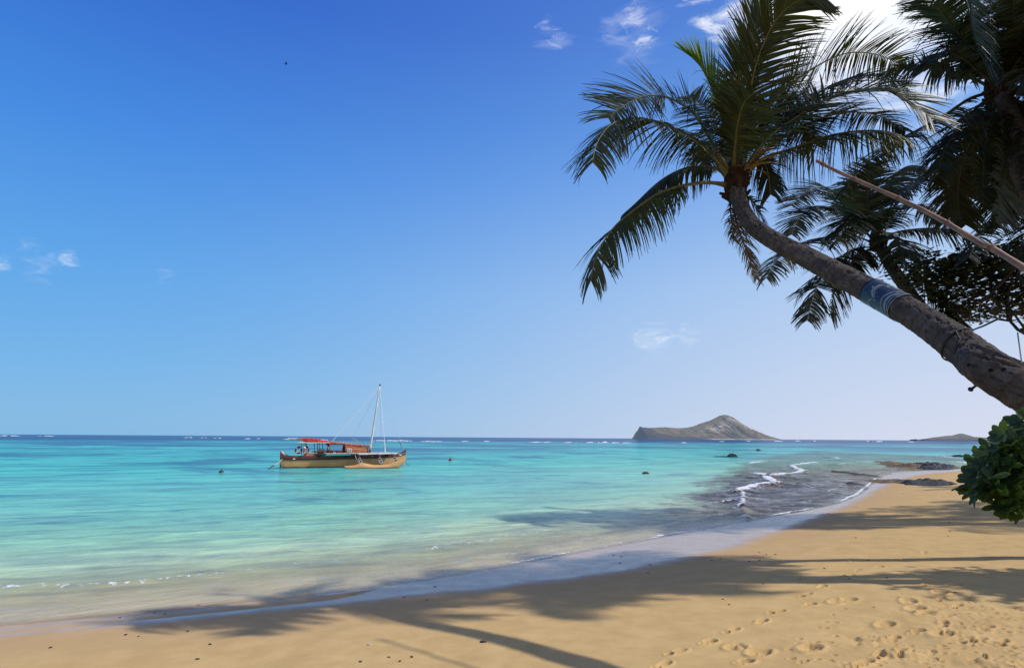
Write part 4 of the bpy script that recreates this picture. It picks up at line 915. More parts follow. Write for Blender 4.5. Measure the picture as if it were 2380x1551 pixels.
# palms along the beach to the right: their shadows stripe the sand
def auto_palm(base, h, lean, label, seed, nf=13, Lf=3.2, near=False):
    rd = random.Random(seed); c = Vector(base)+Vector((lean[0], lean[1], h)); fr = []
    for k in range(nf):
        az = k*2.399+rd.uniform(-.3, .3); el_ = R(70-105*(k/nf))
        fr.append((arch(c, az, el_, Lf*rd.uniform(.85, 1.1), 1.5), dict(droop=.2, n=46, segs=4, wid=.045)))
    palm_at(base, c, .13, .19, label, fr, M_leafd, 'palms standing back from the beach', mid=Vector(base)+Vector((lean[0]*.25, lean[1]*.25, h*.55)), L=.7, seed0=seed, detail=0)
for k, (bx_, by_, h_, lx, ly) in enumerate([(10.6, 8.7, 9.3, .3, .2), (12.0, 10.3, 10.4, .2, 0), (21.5, 14.0, 8.2, -1.0, .3), (23.5, 16.0, 8.5, -.5, .3), (27.5, 19.0, 8.0, -1.5, 0), (25, 17.6, 9.2, -.8, .2), (34, 26.0, 9.0, -2, .5)]):
    auto_palm((bx_, by_, 1.15), h_, (lx, ly), 'coconut palm standing back from the beach beyond the right edge', 500+k*20, nf=12 if k < 2 else 13, Lf=2.6 if k < 2 else 3.2)

# ------------------------------------------------------------------ broadleaf tree
t_leafb = leafmat('broad_leaf', (.009, .012, .005), (.020, .026, .008), (.10, .14, .02), .12, .5)
M_limb = simple('limb_bark', (.035, .028, .022), (.06, .05, .04), 8, .9, .5, .01)
tree = empty('broadleaf_tree', (20.5, 13.0, 1.2)); tag(tree, 'broad leaved shade tree with dense dark foliage behind the leaning trunk', 'tree')
atb = lambda x_, y_, f_: at(x_, y_, f_*1.42)
rd = random.Random(5); mbl = MB(); mbb = MB(); org = tree.location
def limb(pl, r0, r1):
    pts = [Vector(p)-org for p in pl]; Cc, _ = resample(catmull([tuple(p) for p in pts], 8), 24); mbb.tube(Cc, [r0+(r1-r0)*k/23 for k in range(24)], 8); return Cc
trunkb = MB(); trunkb.tube([(0, 0, -.3), (-.1, .1, 1.2), (-.3, .2, 2.4), (-.5, .4, 3.2)], [.34, .27, .24, .2], 14); trunkb.build('trunk', M_limb, tree, True)
fk0 = org+Vector((-.5, .4, 3.1))
limb([fk0, atb(2440, 760, 10.6), atb(2379, 775, 11.2), atb(2335, 738, 11.6), atb(2290, 755, 11.9), atb(2250, 770, 12.1)], .15, .02)
limb([atb(2345, 742, 11.5), atb(2340, 690, 11.6), atb(2350, 640, 11.5), atb(2300, 600, 11.6)], .07, .02)
limb([atb(2379, 760, 11.2), atb(2340, 715, 11.4), atb(2300, 722, 11.6), atb(2262, 745, 11.8)], .035, .01)
limb([fk0, atb(2430, 680, 10.8), atb(2360, 620, 11.4), atb(2260, 600, 11.8), atb(2180, 620, 12.2), atb(2090, 605, 12.4)], .14, .012)
limb([atb(2330, 612, 11.5), atb(2240, 660, 11.9), atb(2150, 650, 12.1), atb(2080, 640, 12.3)], .06, .01)
limb([atb(2360, 620, 11.3), atb(2280, 700, 11.5), atb(2210, 720, 11.8)], .06, .01)
limb([fk0, org+Vector((.8, 1.5, 4.2)), org+Vector((2, 2, 4.6))], .14, .05); limb([fk0, org+Vector((.5, -1.2, 4.0)), org+Vector((-1.2, -2.0, 4.4))], .14, .04)
def leafcluster(c, n, rad, size, flat=.6):
    for k in range(n):
        q = Vector((rd.gauss(0, rad), rd.gauss(0, rad), rd.gauss(0, rad*flat))); p = c+q
        a = rd.uniform(0, 6.28); d = Vector((math.cos(a), math.sin(a), rd.uniform(-.5, .3))).normalized(); W = d.cross(Vector((rd.uniform(-.5, .5), rd.uniform(-.5, .5), 1))).normalized()
        s = size*rd.uniform(.7, 1.2); w_ = s*.30; up_ = W.cross(d)
        V = [p, p+d*s*.35+W*w_*.8, p+d*s*.72+W*w_, p+d*s, p+d*s*.72-W*w_, p+d*s*.35-W*w_*.8, p+d*s*.5+up_*-.02]
        mbl.add(V, [(0, 1, 2, 6), (2, 3, 6), (3, 4, 6), (4, 5, 0, 6)])
poly = [(2100, 625), (2150, 590), (2200, 600), (2260, 575), (2320, 580), (2379, 560), (2420, 560), (2420, 735), (2370, 728), (2330, 730), (2280, 740), (2230, 745), (2200, 715), (2160, 690), (2120, 665)]
px_ = np.array([p[0] for p in poly]+[poly[0][0]], float); py_ = np.array([p[1] for p in poly]+[poly[0][1]], float); PL = list(zip(px_, py_))
cnt = 0
while cnt < 520:
    x = rd.uniform(2090, 2420); y = rd.uniform(555, 790)
    if not inside(np.array([x]), np.array([y]), PL)[0]: continue
    cnt += 1; leafcluster(Vector(atb(x, y, rd.uniform(11.2, 13.2)))-org, 10, .22, .20)
for k in range(60):
    leafcluster(org*0+Vector((rd.uniform(-.5, 3.2), rd.uniform(-2.6, 2.6), rd.uniform(3.6, 5.4))), 26, .35, .2)
for k in range(95):   # the near side of the crown, above and right of the frame: casts the deep shade on the sand
    leafcluster(Vector((rd.uniform(-4.0, .8), rd.uniform(-2.8, .0), rd.uniform(3.4, 5.0))) if False else Vector((rd.gauss(-2.6, 1.0), rd.gauss(-1.7, .7), rd.gauss(3.9, .45))), 20, .28, .2) if rd.random() < .0 else None
for (x, y) in [(2090, 600), (2075, 632), (2120, 610), (2070, 606), (2100, 596), (2062, 640), (2150, 585)]:
    for j in range(3): leafcluster(Vector(atb(x+rd.uniform(-8, 8), y+rd.uniform(-5, 5), 12.4))-org, 4, .10, .17)
mbl.build('foliage', t_leafb, tree); mbb.build('limb', M_limb, tree, True)
# thin swing rope hanging from the limb
mb = MB(); a = atb(2364, 772, 11.3); b_ = atb(2373, 838, 11.3); c_ = Vector((b_.x+.08, b_.y, 1.4)); mb.tube([a, b_, c_], .018, 6); o = mb.build('rope', simple('pale_rope', (.5, .48, .45), None, 60, .8), None, True); tag(o, 'thin pale rope hanging down from the shade tree limb', 'rope')

# shade tree beyond the right edge: the deep shade on the sand
tr2 = empty('shade_tree', (12.6, 7.7, 1.2)); tag(tr2, 'spreading shade tree beyond the right edge that darkens the sand', 'tree')
mbl = MB(); mbb = MB(); org = tr2.location; rd = random.Random(15)
mbb.tube([(0, 0, -.3), (.1, 0, 1.5), (0, .2, 2.6)], [.3, .24, .2], 12); mbb.build('trunk', M_limb, tr2, True); mbb = MB()
for k in range(7):
    a = k*.9; mbb.tube([(0, .2, 2.5), (1.0*math.cos(a), .2+.8*math.sin(a), 3.3), (2.0*math.cos(a), 1.5*math.sin(a), 3.8)], [.12, .08, .03], 7)
mbb.build('limb', M_limb, tr2, True)
for k in range(150):
    while True:
        x, y, z = rd.uniform(-1, 1), rd.uniform(-1, 1), rd.uniform(-1, 1)
        if x*x+y*y+z*z < 1: break
    leafcluster(Vector((x*2.5-.3, y*1.05+.4, 3.9+z*.8)), 26, .26, .2)
mbl.build('foliage', t_leafb, tr2)

# ------------------------------------------------------------------ bamboo pole
t = NT('bamboo'); P = t.coord(); n1 = t.noise(P, 3, 4, .6); n2 = t.noise(t.map(P, (30, 4, 4)), 6, 4, .6)
c = t.mix(t.rng(n1, .35, .65), (.25, .13, .055), (.15, .07, .03)); c = t.mix(t.rng(n2, .5, .7, 0, .5), c, (.34, .22, .12)); M_bam = t.surf(t.bsdf(Base_Color=c, Roughness=.5))
M_bamj = simple('bamboo_joint', (.16, .08, .045), (.1, .05, .03), 20, .7)
pts = [at(1898, 374, 6.4), at(1945, 398, 6.1), at(2010, 427, 5.75), at(2090, 462, 5.35), at(2180, 507, 4.9), at(2280, 566, 4.35), at(2379, 622, 3.9)]
e_ = pts[-1]-pts[-2]; k_ = (1.0-pts[-1].z)/e_.z; foot = pts[-1]+e_*k_*1.0
bam = empty('bamboo_pole', foot); tag(bam, 'long brown bamboo pole slanting in from the right edge before the palms', 'pole')
Cc, ln_ = resample(catmull([tuple(p-foot) for p in pts]+[(0, 0, -.2)], 10), 140)
rad = [(.019+.008*k/139)*(1+.05*math.sin(k*.9)) for k in range(140)]
mb = MB(); mb.tube(Cc, rad, 14); mb.build('cane', M_bam, bam, True)
for k in [2, 12, 24, 37, 50, 63, 77, 91, 105, 119]:
    mb = MB(); mb.tube([Cc[k]+(Cc[k+1]-Cc[k])*u for u in (0, .25, .5, .75)], [rad[k]+.0005, rad[k]+.007, rad[k]+.006, rad[k]+.0005], 14); mb.build('joint', M_bamj, bam, True)

# ------------------------------------------------------------------ bush (sea lettuce shrub)
M_bleaf = leafmat('shrub_leaf', (.010, .024, .006), (.030, .062, .012), (.16, .28, .03), .20, .4, .25)
bush = empty('leafy_bush', (4.75, 3.1, .95)); tag(bush, 'glossy green leafy bush at the right edge below the leaning trunk', 'bush'); org = bush.location
rd = random.Random(3); mbl = MB(); mbb = MB()
def obovate(p, d, nrm, s):
    d = d.normalized(); W = d.cross(nrm).normalized(); U_ = W.cross(d); V = []; F = []
    prof = [(0, .025), (.25, .08), (.5, .135), (.72, .175), (.88, .14), (.97, .065), (1.0, .01)]
    for (u, w_) in prof:
        zz = -.16*u*u*s
        for sg in (-1, 0, 1): V.append(p+d*u*s+W*sg*w_*s+U_*(zz+(abs(sg)*.05*s)))
    for i in range(6):
        for j in range(2): F.append((i*3+j, i*3+j+1, (i+1)*3+j+1, (i+1)*3+j))
    mbl.add(V, F)
shape = [(2335, 990, 10), (2290, 1030, 22), (2255, 1062, 10), (2310, 1060, 40), (2228, 1092, 5), (2222, 1128, 3), (2290, 1100, 45), (2270, 1135, 16), (2330, 1120, 50), (2350, 1050, 40), (2300, 1160, 12), (2322, 1180, 8), (2375, 1060, 50), (2380, 1110, 50), (2360, 1010, 14), (2246, 1118, 8)]
roset = []
for k in range(330):
    x, y, r_ = rd.choice(shape); a = rd.uniform(0, 6.28); q = r_*math.sqrt(rd.random())*.8; f = rd.uniform(3.15, 3.75)
    roset.append(Vector(at(x+q*math.cos(a)+60, y+q*math.sin(a), f))-org)
for k in range(230):
    while True:
        x, y, z = rd.uniform(-1, 1), rd.uniform(-1, 1), rd.uniform(-1, 1)
        if .3 < x*x+y*y+z*z < 1: break
    roset.append(Vector((-.25+x*.85, .35+y*.55, .92+z*.55)))
cen = Vector((-.5, .3, .9))
for p in roset:
    o_ = (p-cen).normalized(); ax = (o_+Vector((0, 0, .5))).normalized()
    nl = rd.randint(4, 7); t1 = ax.orthogonal().normalized(); t2 = ax.cross(t1); ph = rd.uniform(0, 6.28)
    for j in range(nl):
        a = ph+j*2.4; d = (t1*math.cos(a)+t2*math.sin(a))*1.0+ax*rd.uniform(.0, 1.3)+Vector((rd.uniform(-.3, .3), rd.uniform(-.3, .3), rd.uniform(-.5, .2)))
        obovate(p+Vector((rd.gauss(0, .02), rd.gauss(0, .02), rd.gauss(0, .02))), d, (ax+Vector((rd.uniform(-.4, .4), rd.uniform(-.4, .4), 0))).normalized(), rd.uniform(.07, .135))
for k in range(26):
    p = rd.choice(roset); mbb.tube([Vector((rd.uniform(-.1, .1), rd.uniform(-.1, .1), -.2)), Vector((-.1, .2, .5))+Vector((rd.uniform(-.1, .1),)*3), p*.6+Vector((0, 0, .3)), p], [.03, .022, .014, .006], 5)
mbl.build('foliage', M_bleaf, bush, True); mbb.build('stem', M_limb, bush, True)

# ------------------------------------------------------------------ buoys
def sphere(mb, c, r, mi=0, sz=1, n=14, m=10):
    V = []; F = []; c = Vector(c)
    for i in range(m+1):
        ph = math.pi*i/m
        for k in range(n): a = 2*math.pi*k/n; V.append(c+Vector((r*math.sin(ph)*math.cos(a), r*math.sin(ph)*math.sin(a), r*sz*math.cos(ph))))
    for i in range(m):
        for k in range(n): F.append((i*n+k, (i+1)*n+k, (i+1)*n+(k+1) % n, i*n+(k+1) % n))
    mb.add(V, F, mi)
p = atz(1046, 1070); e = empty('mooring_buoy', (p.x, p.y, 0)); tag(e, 'round red mooring buoy floating right of the boat', 'buoy')
mb = MB(); sphere(mb, (0, 0, .08), .19); mb.build('float', simple('buoy_red', (.30, .03, .02), (.2, .04, .03), 6, .5), e, True)
mb = MB(); mb.tube([(0, 0, .25), (0, 0, .34)], [.035, .03], 8); mb.tube([(.05*math.cos(a), 0, .36+.05*math.sin(a)) for a in np.linspace(0, 6.28, 12)], .012, 5); mb.build('ring', M_cord, e, True)
p = atz(514, 1097); e = empty('mooring_float', (p.x, p.y, 0)); tag(e, 'small dark weedy mooring float left of the boat', 'buoy')
mb = MB(); sphere(mb, (0, 0, .05), .16, 0, .7); mb.build('float', simple('buoy_dark', (.05, .04, .015), (.10, .07, .02), 8, .8), e, True)
mb = MB(); mb.tube([(0, 0, .14), (.02, 0, .22)], [.03, .02], 6); mb.build('stub', M_cord, e, True)
p = at(665, 149, 60); M_bird = simple('bird_dark', (.03, .03, .035), None, 5, .8)
mb = MB(); mb.tube([(-.22, 0, 0), (-.1, 0, .03), (.08, 0, .03), (.2, 0, .0)], [.01, .05, .045, .008], 8)
e = empty('bird', p, .4); tag(e, 'tiny dark bird flying high in the blue sky at upper left', 'bird'); mb.build('body', M_bird, e, True)
for s_ in (-1, 1):
    mb = MB(); mb.add([(.08, 0, .04), (-.06, 0, .04), (.03, s_*.22, .12), (-.07, s_*.2, .12), (-.08, s_*.48, .05)], [(0, 1, 3, 2), (2, 3, 4)]); mb.build('wing', M_bird, e)
# ------------------------------------------------------------------ sailing canoe
TH = R(25); ct, st = math.cos(TH), math.sin(TH); BP = atz(802, 1084.5); BS = BP.y/FPX*.5808/3.66*1.0   # metres per crop pixel
boat = empty('sailing_canoe', (BP.x, BP.y, 0), TH); tag(boat, 'brown and tan outrigger sailing canoe moored in the lagoon with its red sail furled', 'boat')
def bl(cx, cy, y=0.0, x=None):           # crop position + sideways offset (negative = towards the beach) -> boat coordinates
    kk = -BP.x/BP.y; lat = (cx-1215)*BS; X = (lat+y*st-kk*y*ct)/(ct+kk*st); yy = X*st+y*ct
    Z = (1352-8.4*yy-cy)*BS*(1+yy/BP.y); return Vector((X, y, Z))
M_tan = simple('hull_tan', (.56, .30, .125), (.48, .25, .10), 1.2, .45, .1, .01, .4)
M_mar = simple('hull_maroon', (.10, .022, .018), (.07, .018, .015), 2, .35, .1, .01, .5)
M_keel = simple('hull_bottom', (.05, .04, .03), (.12, .07, .04), 2, .8)
M_wood = simple('varnished_wood', (.42, .13, .03), (.24, .065, .015), 3, .35, .2, .01, .5, (.6, 6, 6))
M_woodd = simple('dark_wood', (.06, .03, .02), (.12, .07, .045), 6, .7, .3, .01)
M_sail = simple('sail_red', (.46, .045, .02), (.30, .025, .012), 4, .8, .9, .06)
M_sailc = simple('sail_cover', (.48, .18, .13), (.36, .11, .08), 5, .8, .9, .05)
M_white = simple('white_paint', (.78, .77, .74), (.62, .61, .58), 4, .5)
M_lash = simple('rope_lashing', (.60, .57, .50), (.40, .36, .30), 30, .9, .8, .02)
M_wire = simple('rigging_wire', (.55, .57, .6), (.4, .42, .45), 10, .5)
M_mast = simple('mast_spar', (.66, .64, .60), (.5, .46, .4), 3, .5, .1, .01, .4, (3, 3, .3))
M_net = simple('netting', (.10, .09, .08), (.04, .035, .03), 12, .9, .8, .03)
M_lred = simple('life_ring_red', (.55, .03, .02), (.45, .025, .02), 8, .5)
def loft(mb, secs, mi=0, closed=False):
    n = len(secs); m = len(secs[0]); V = [p for s_ in secs for p in s_]; F = []
    for i in range(n-1):
        for k in range(m if closed else m-1): F.append((i*m+k, (i+1)*m+k, (i+1)*m+(k+1) % m, i*m+(k+1) % m))
    mb.add(V, F, mi)
L0, L1 = bl(322, 1250).x, bl(2098, 1180).x
xs = np.linspace(0, 1, 48)
sheer = lambda u: np.interp(u, [0, .02, .05, .10, .2, .5, .8, .92, .97, 1], [1.05, 1.0, .96, .93, .92, .93, .97, 1.04, 1.10, 1.14])
keel = lambda u: np.interp(u, [0, .015, .05, .12, .5, .85, .93, .98, 1], [.30, .02, -.16, -.28, -.32, -.26, .0, .42, .80])
beamw = lambda u: .52*np.clip(np.sin(np.pi*np.clip(u*.94+.03, 0, 1)), 0, 1)**.55
band = lambda u: sheer(u)-np.interp(u, [0, .1, .5, .9, 1], [.36, .31, .27, .22, .16])
def ringp(u, top, bot, fw=1.0, nseg=9):
    P = []; X = L0+(L1-L0)*u; b = beamw(u)
    for k in range(nseg):
        a = -1+2*k/(nseg-1); zz = bot+(top-bot)*abs(a)**2.6
        P.append(Vector((X, b*fw*np.sign(a)*abs(a)**.38, zz)))
    return P
mb = MB(); loft(mb, [ringp(u, band(u), keel(u), .97, 15) for u in xs], 0); hull = mb.build('hull', M_tan, boat, True)
mb = MB(); loft(mb, [ringp(u, .09+0*u, keel(u)-.01, .985, 15) if keel(u) < .05 else ringp(u, keel(u)+.02, keel(u)-.01, .5, 15) for u in xs if .02 < u < .93], 0); mb.build('keel_band', M_keel, hull, True)
mb = MB()
for sg in (-1, 1):
    loft(mb, [[Vector((L0+(L1-L0)*u, sg*beamw(u)*.975, band(u)-.01)), Vector((L0+(L1-L0)*u, sg*(beamw(u)*1.0+.025), band(u)+.02)), Vector((L0+(L1-L0)*u, sg*(beamw(u)*1.0+.03), sheer(u))), Vector((L0+(L1-L0)*u, sg*(beamw(u)*.88), sheer(u)+.02)), Vector((L0+(L1-L0)*u, sg*(beamw(u)*.84), sheer(u)-.12))] for u in xs])
mb.build('gunwale', M_mar, boat, True)
mb = MB()
for sg in (-1, 1): loft(mb, [[Vector((L0+(L1-L0)*u, sg*(beamw(u)+.032), band(u)+.03)), Vector((L0+(L1-L0)*u, sg*(beamw(u)+.040), band(u)+.015)), Vector((L0+(L1-L0)*u, sg*(beamw(u)+.032), band(u)-.0))] for u in xs[1:-1]])
mb.build('rub_rail', M_woodd, boat, True)
mb = MB(); loft(mb, [[Vector((L0+(L1-L0)*u, -beamw(u)*.86, sheer(u)-.13)), Vector((L0+(L1-L0)*u, beamw(u)*.86, sheer(u)-.13))] for u in xs]); mb.build('inner_deck', M_woodd, boat)
def endpiece(side):      # raised maroon end piece sweeping up to a point
    mb = MB(); secs = []
    N = 14
    for k in range(N):
        q = k/(N-1)
        if side < 0: u = .0+.095*(1-q); h = sheer(.1)+.0 + (.50)*q**2.2; wd_ = beamw(u)*(1-.55*q)
        else: u = .90+.105*q; h = sheer(.9) + .40*q**2.1; wd_ = beamw(min(u, 1))*(1-.35*q)
        X = L0+(L1-L0)*u; bt = (band(min(u, 1)) if side < 0 else band(min(u, .995)))
        wd_ = max(wd_, .035)
        secs.append([Vector((X, -wd_-.03, bt)), Vector((X, -wd_*.9-.03, (bt+h)/2)), Vector((X, -wd_*.35, h-.02)), Vector((X, 0, h)), Vector((X, wd_*.35, h-.02)), Vector((X, wd_*.9+.03, (bt+h)/2)), Vector((X, wd_+.03, bt))])
    loft(mb, secs); e_ = secs[-1]; mb.add(e_, [tuple(range(7))]); e_ = secs[0]; mb.add(e_, [tuple(range(7))[::-1]])
    return mb.build('stern_piece' if side < 0 else 'bow_piece', M_mar, boat, True)
endpiece(-1); endpiece(1)
mb = MB()      # rudder post / blunt stern strip
mb.beam((L0+.06, 0, -.1), (L0+.0, 0, 1.30), .10, .12); mb.build('stern_post', M_mar, boat)
for (cx, cy, w_) in [(512, 1241, .16), (2030, 1178, .22), (1600, 1198, .14)]:
    mb = MB(); p = bl(cx, cy, -.5); u = (p.x-L0)/(L1-L0); mb.box((p.x, -beamw(u)-.045, p.z), (w_, .02, .09), None, 0, .01); mb.build('name_plate', M_white, boat)
# outrigger float
A0, A1 = bl(1205, 1330, -2.9), bl(2062, 1200, -2.9); mb = MB(); secs = []
for k in range(40):
    u = k/39; X = A0.x+(A1.x-A0.x)*u
    top = np.interp(u, [0, .10, .17, .24, .30, .45, .6, .72, .80, .9, 1], [.24, .26, .30, .42, .46, .30, .28, .34, .50, .66, .86]); bot = np.interp(u, [0, .03, .1, .5, .85, .95, 1], [.12, .0, -.1, -.16, -.1, .25, .70])
    wd_ = .24*math.sin(math.pi*min(1, u*.9+.07))**.5
    secs.append([Vector((X, -2.9+wd_*math.cos(a), (top+bot)/2+(top-bot)/2*math.sin(a))) for a in np.linspace(0, 2*math.pi, 12, endpoint=False)])
loft(mb, secs, 0, True); mb.add(secs[0], [tuple(range(12))[::-1]]); mb.add(secs[-1], [tuple(range(12))]); fl_ = mb.build('outrigger_float', M_tan, boat, True)
mb = MB(); s2 = []
for k in range(30):
    u = .04+.82*k/29; X = A0.x+(A1.x-A0.x)*u; s2.append([Vector((X, -3.16, .0)), Vector((X, -3.14, .07)), Vector((X, -2.9, .10))][:2])
loft(mb, s2); mb.build('waterline_band', M_keel, fl_)
# crossbeams curving down to the float
for (cx0, cy0, cx1, cy1) in [(1340, 1180, 1415, 1268), (1640, 1180, 1700, 1265), (1840, 1178, 1910, 1252)]:
    e1 = bl(cx1, cy1, -2.85); e1.z = max(e1.z, .40); x0 = bl(cx0, cy0, -1.9).x
    pts = [(e1.x-.0, 1.3, .98), (e1.x, 0, 1.02), (e1.x, -1.2, 1.06), (e1.x, -2.0, 1.0), (e1.x, -2.45, .80), (e1.x, -2.85, e1.z)]
    mb = MB(); Cc, _ = resample(catmull(pts, 6), 30); mb.tube(Cc, [.085]*30, 10); mb.build('crossbeam', M_mar, boat, True)
    mb = MB()
    for k in range(5): mb.tube([(e1.x+.12*math.cos(a)+.03*math.sin(k*2), -2.80-.025*k+.02*math.sin(a), e1.z-.03+.12*math.sin(a)) for a in np.linspace(0, 6.28, 12)], .020, 5)
    for k in range(3): mb.tube([(e1.x+.1*math.cos(a), -2.62+.03*k, e1.z+.16+.1*math.sin(a)) for a in np.linspace(0, 6.28, 10)], .018, 5)
    mb.build('lashing', M_lash, boat)
    mb = MB()
    for k in range(14): y_ = -1.1-.07*k; zz = np.interp(-y_, [1.2, 2.0, 2.45], [1.06, 1.0, .8]); mb.tube([(e1.x+.095*math.cos(a), y_+.02*math.sin(a), zz+.095*math.sin(a)) for a in np.linspace(0, 6.28, 10)], .022, 5)
    if cx0 == 1340: mb.build('lashing', M_net, boat)
# platform: rails, slats, netting
xa, xb = bl(1040, 1150, -1.2).x, bl(1870, 1160, -1.2).x
mb = MB(); mb.beam((xa-.6, -1.25, 1.13), (xb+.6, -1.25, 1.16), .09, .09, 0, .02); mb.build('deck_rail', M_lash, boat)
mb = MB(); mb.beam((xb-2.9, -1.75, 1.10), (xb+.35, -1.6, 1.12), .08, .08, 0, .02); mb.build('deck_rail', M_white, boat)
mb = MB(); mb.beam((xa-1.8, 1.15, 1.12), (xb+.4, 1.15, 1.12), .09, .09, 0, .02); mb.build('deck_rail', M_lash, boat)
mb = MB()
for k in range(26): x = xa-1.0+(xb-xa+.8)*k/25; mb.beam((x, -1.2, 1.08), (x, 1.1, 1.08), .14, .05)
mb.build('platform', M_woodd, boat)
mb = MB()
for k in range(30): x = xa-.9+(xb-xa-.2)*k/29; mb.tube([(x, -1.25, 1.18), (x+.1, -1.33, 1.02), (x+.2, -1.25, .9+random.uniform(-.1, .05))], .022, 4)
mb.tube([(xa-.9+.03*k*((xb-xa)/.9)/10, -1.3, .93+.05*math.sin(k*.9)) for k in range(30)], .03, 4); mb.build('netting', M_net, boat)
for (x, y, s_) in [(xa-.2, -.4, .30), (xa-.8, .3, .34), (xa+.5, -.7, .26)]:
    mb = MB(); mb.box((x, y, 1.13+s_/2), (s_*1.7, s_, s_), None, 0, .05); mb.build('deck_box', M_woodd if y < 0 else M_lash, boat)
# poles hanging out over the stern deck
for k in range(4): mb = MB(); a = bl(740+k*12, 1135+k*3, -.6+.2*k); mb.tube([a, a+Vector((1.4, .05, .02)), a+Vector((2.9, 0, .04))], .035, 6); mb.build('spare_pole', M_lash if k % 2 else M_woodd, boat)
# tan seat box inside the stern
mb = MB(); p = bl(720, 1190, 0); mb.box((p.x, 0, sheer(.2)+.05), (1.1, .6, .28), None, 0, .08); mb.build('seat_box', M_tan, boat)
mb = MB(); p = bl(800, 1195, 0); mb.box((p.x+.3, -.1, sheer(.25)+.08), (.8, .6, .26), None, 0, .03); mb.build('locker', M_mar, boat)
# arched wooden shelter
c0, c1 = bl(1225, 1145, -.55), bl(1535, 1135, -.55); zb = 1.12
def arc(x, r, h, y0=0, n=15): return [Vector((x, y0-r*math.cos(a), zb+h*math.sin(a)**.75)) for a in np.linspace(0, math.pi, n)]
X0_, X1_ = c0.x-.15, c1.x-.05
for (name, xa_, xb_, mat, off_) in [('shelter', X0_, X1_, M_wood, 0)]:
    mb = MB(); loft(mb, [arc(xa_-.22*(1-q)*0+(xb_-xa_)*q, .72-.12*q, .72-.24*q) for q in np.linspace(0, 1, 8)]); loft(mb, [arc(xa_+(xb_-xa_)*q, .69-.12*q, .69-.24*q) for q in np.linspace(0, 1, 8)])
    e_ = arc(xb_, .60, .48); mb.add(e_, [tuple(range(len(e_)))])
    sh_ = mb.build(name, mat, boat, True)
for q in (0, 1):
    mb = MB(); a_ = arc(X0_+(X1_-X0_)*q, .74-.12*q, .74-.24*q, 0, 20); mb.tube(a_, .035, 6); mb.build('hoop', M_woodd, sh_, True)
mb = MB(); mb.tube(arc(X0_-1.25, .70, .78, 0, 20), .035, 6); mb.build('hoop', M_woodd, boat, True)
for q in (.25, .5, .75):
    mb = MB(); zz = zb+.72*math.sin(q*math.pi)**.75; mb.beam((X0_-1.25, -.72*math.cos(q*math.pi), zz), (X0_, -.73*math.cos(q*math.pi), zz), .03, .03); mb.build('batten', M_woodd, boat)
for q in (.12, .22, .32, .42):
    mb = MB(); a_ = []
    for v_ in np.linspace(0.02, .98, 12): r_, h_ = .725-.12*v_, .725-.24*v_; a_.append((X0_+(X1_-X0_)*v_, -r_*math.cos(q*math.pi), zb+h_*math.sin(q*math.pi)**.75))
    mb.tube(a_, .012, 5); mb.build('batten', M_woodd, sh_, True)
# small white framed window panel with dark squares on the shelter side
p = bl(1263, 1118, -.78); wn_ = MB(); wn_.box((p.x, -.76, p.z), (.34, .03, .30), None, 0, .01); wp = wn_.build('window', M_white, sh_)
for (dx, dz, w_, h_) in [(-.07, .06, .11, .09), (.08, .06, .1, .09), (-.08, -.08, .08, .07), (.03, -.07, .08, .08), (.12, -.08, .03, .08)]:
    mb = MB(); mb.box((p.x+dx, -.778, p.z+dz), (w_, .006, h_)); mb.build('pane', M_cord, wp)
# white flat canopy, posts
k0, k1 = bl(535, 1000, 0), bl(960, 1000, 0)
mb = MB(); mb.box(((k0.x+k1.x)/2, 0, bl(740, 1012, 0).z), (k1.x-k0.x, 1.3, .05), None, 0, .02); mb.build('canopy', M_white, boat)
zc = bl(740, 1006, 0).z-.03
for (cx, yy, cb) in [(765, -.5, 1140), (838, -.55, 1150), (580, .4, 1190), (650, -.45, 1200), (800, .5, 1130), (870, .5, 1130)]:
    a = bl(cx, 1010, yy); b_ = bl(cx+18, cb, yy); mb = MB(); mb.tube([(a.x, yy, zc), (b_.x, yy, .95)], .028, 6); mb.build('post', M_woodd, boat)
mb = MB(); p = bl(600, 1028, 0); mb.box((p.x, 0, p.z), (.50, .4, .22), None, 0, .05); mb.build('motor_box', M_white, boat)
# mast
m0 = bl(1548, 1130, 0); m1 = bl(1665, 178, 0); m0.z = .6
mb = MB(); pts = [m0, m0.lerp(m1, .14), m0.lerp(m1, .4), m0.lerp(m1, .7), m1]; mb.tube(pts, [.075, .085, .085, .075, .055], 12); mast = mb.build('mast', M_mast, boat, True)
mb = MB(); mb.tube([m1-(m1-m0)*.012, m1+Vector((0, 0, .06))], [.075, .06], 10); mb.build('mast_cap', M_cord, mast, True)
mb = MB(); d = (m1-m0); mb.tube([m0+d*.0, m0+d*.11], [.10, .105], 10); mb.build('mast_step', M_woodd, mast, True)
mb = MB(); mb.tube([m0+d*.11, m0+d*.20], [.10, .092], 10); mb.build('lashing', M_lash, mast, True)
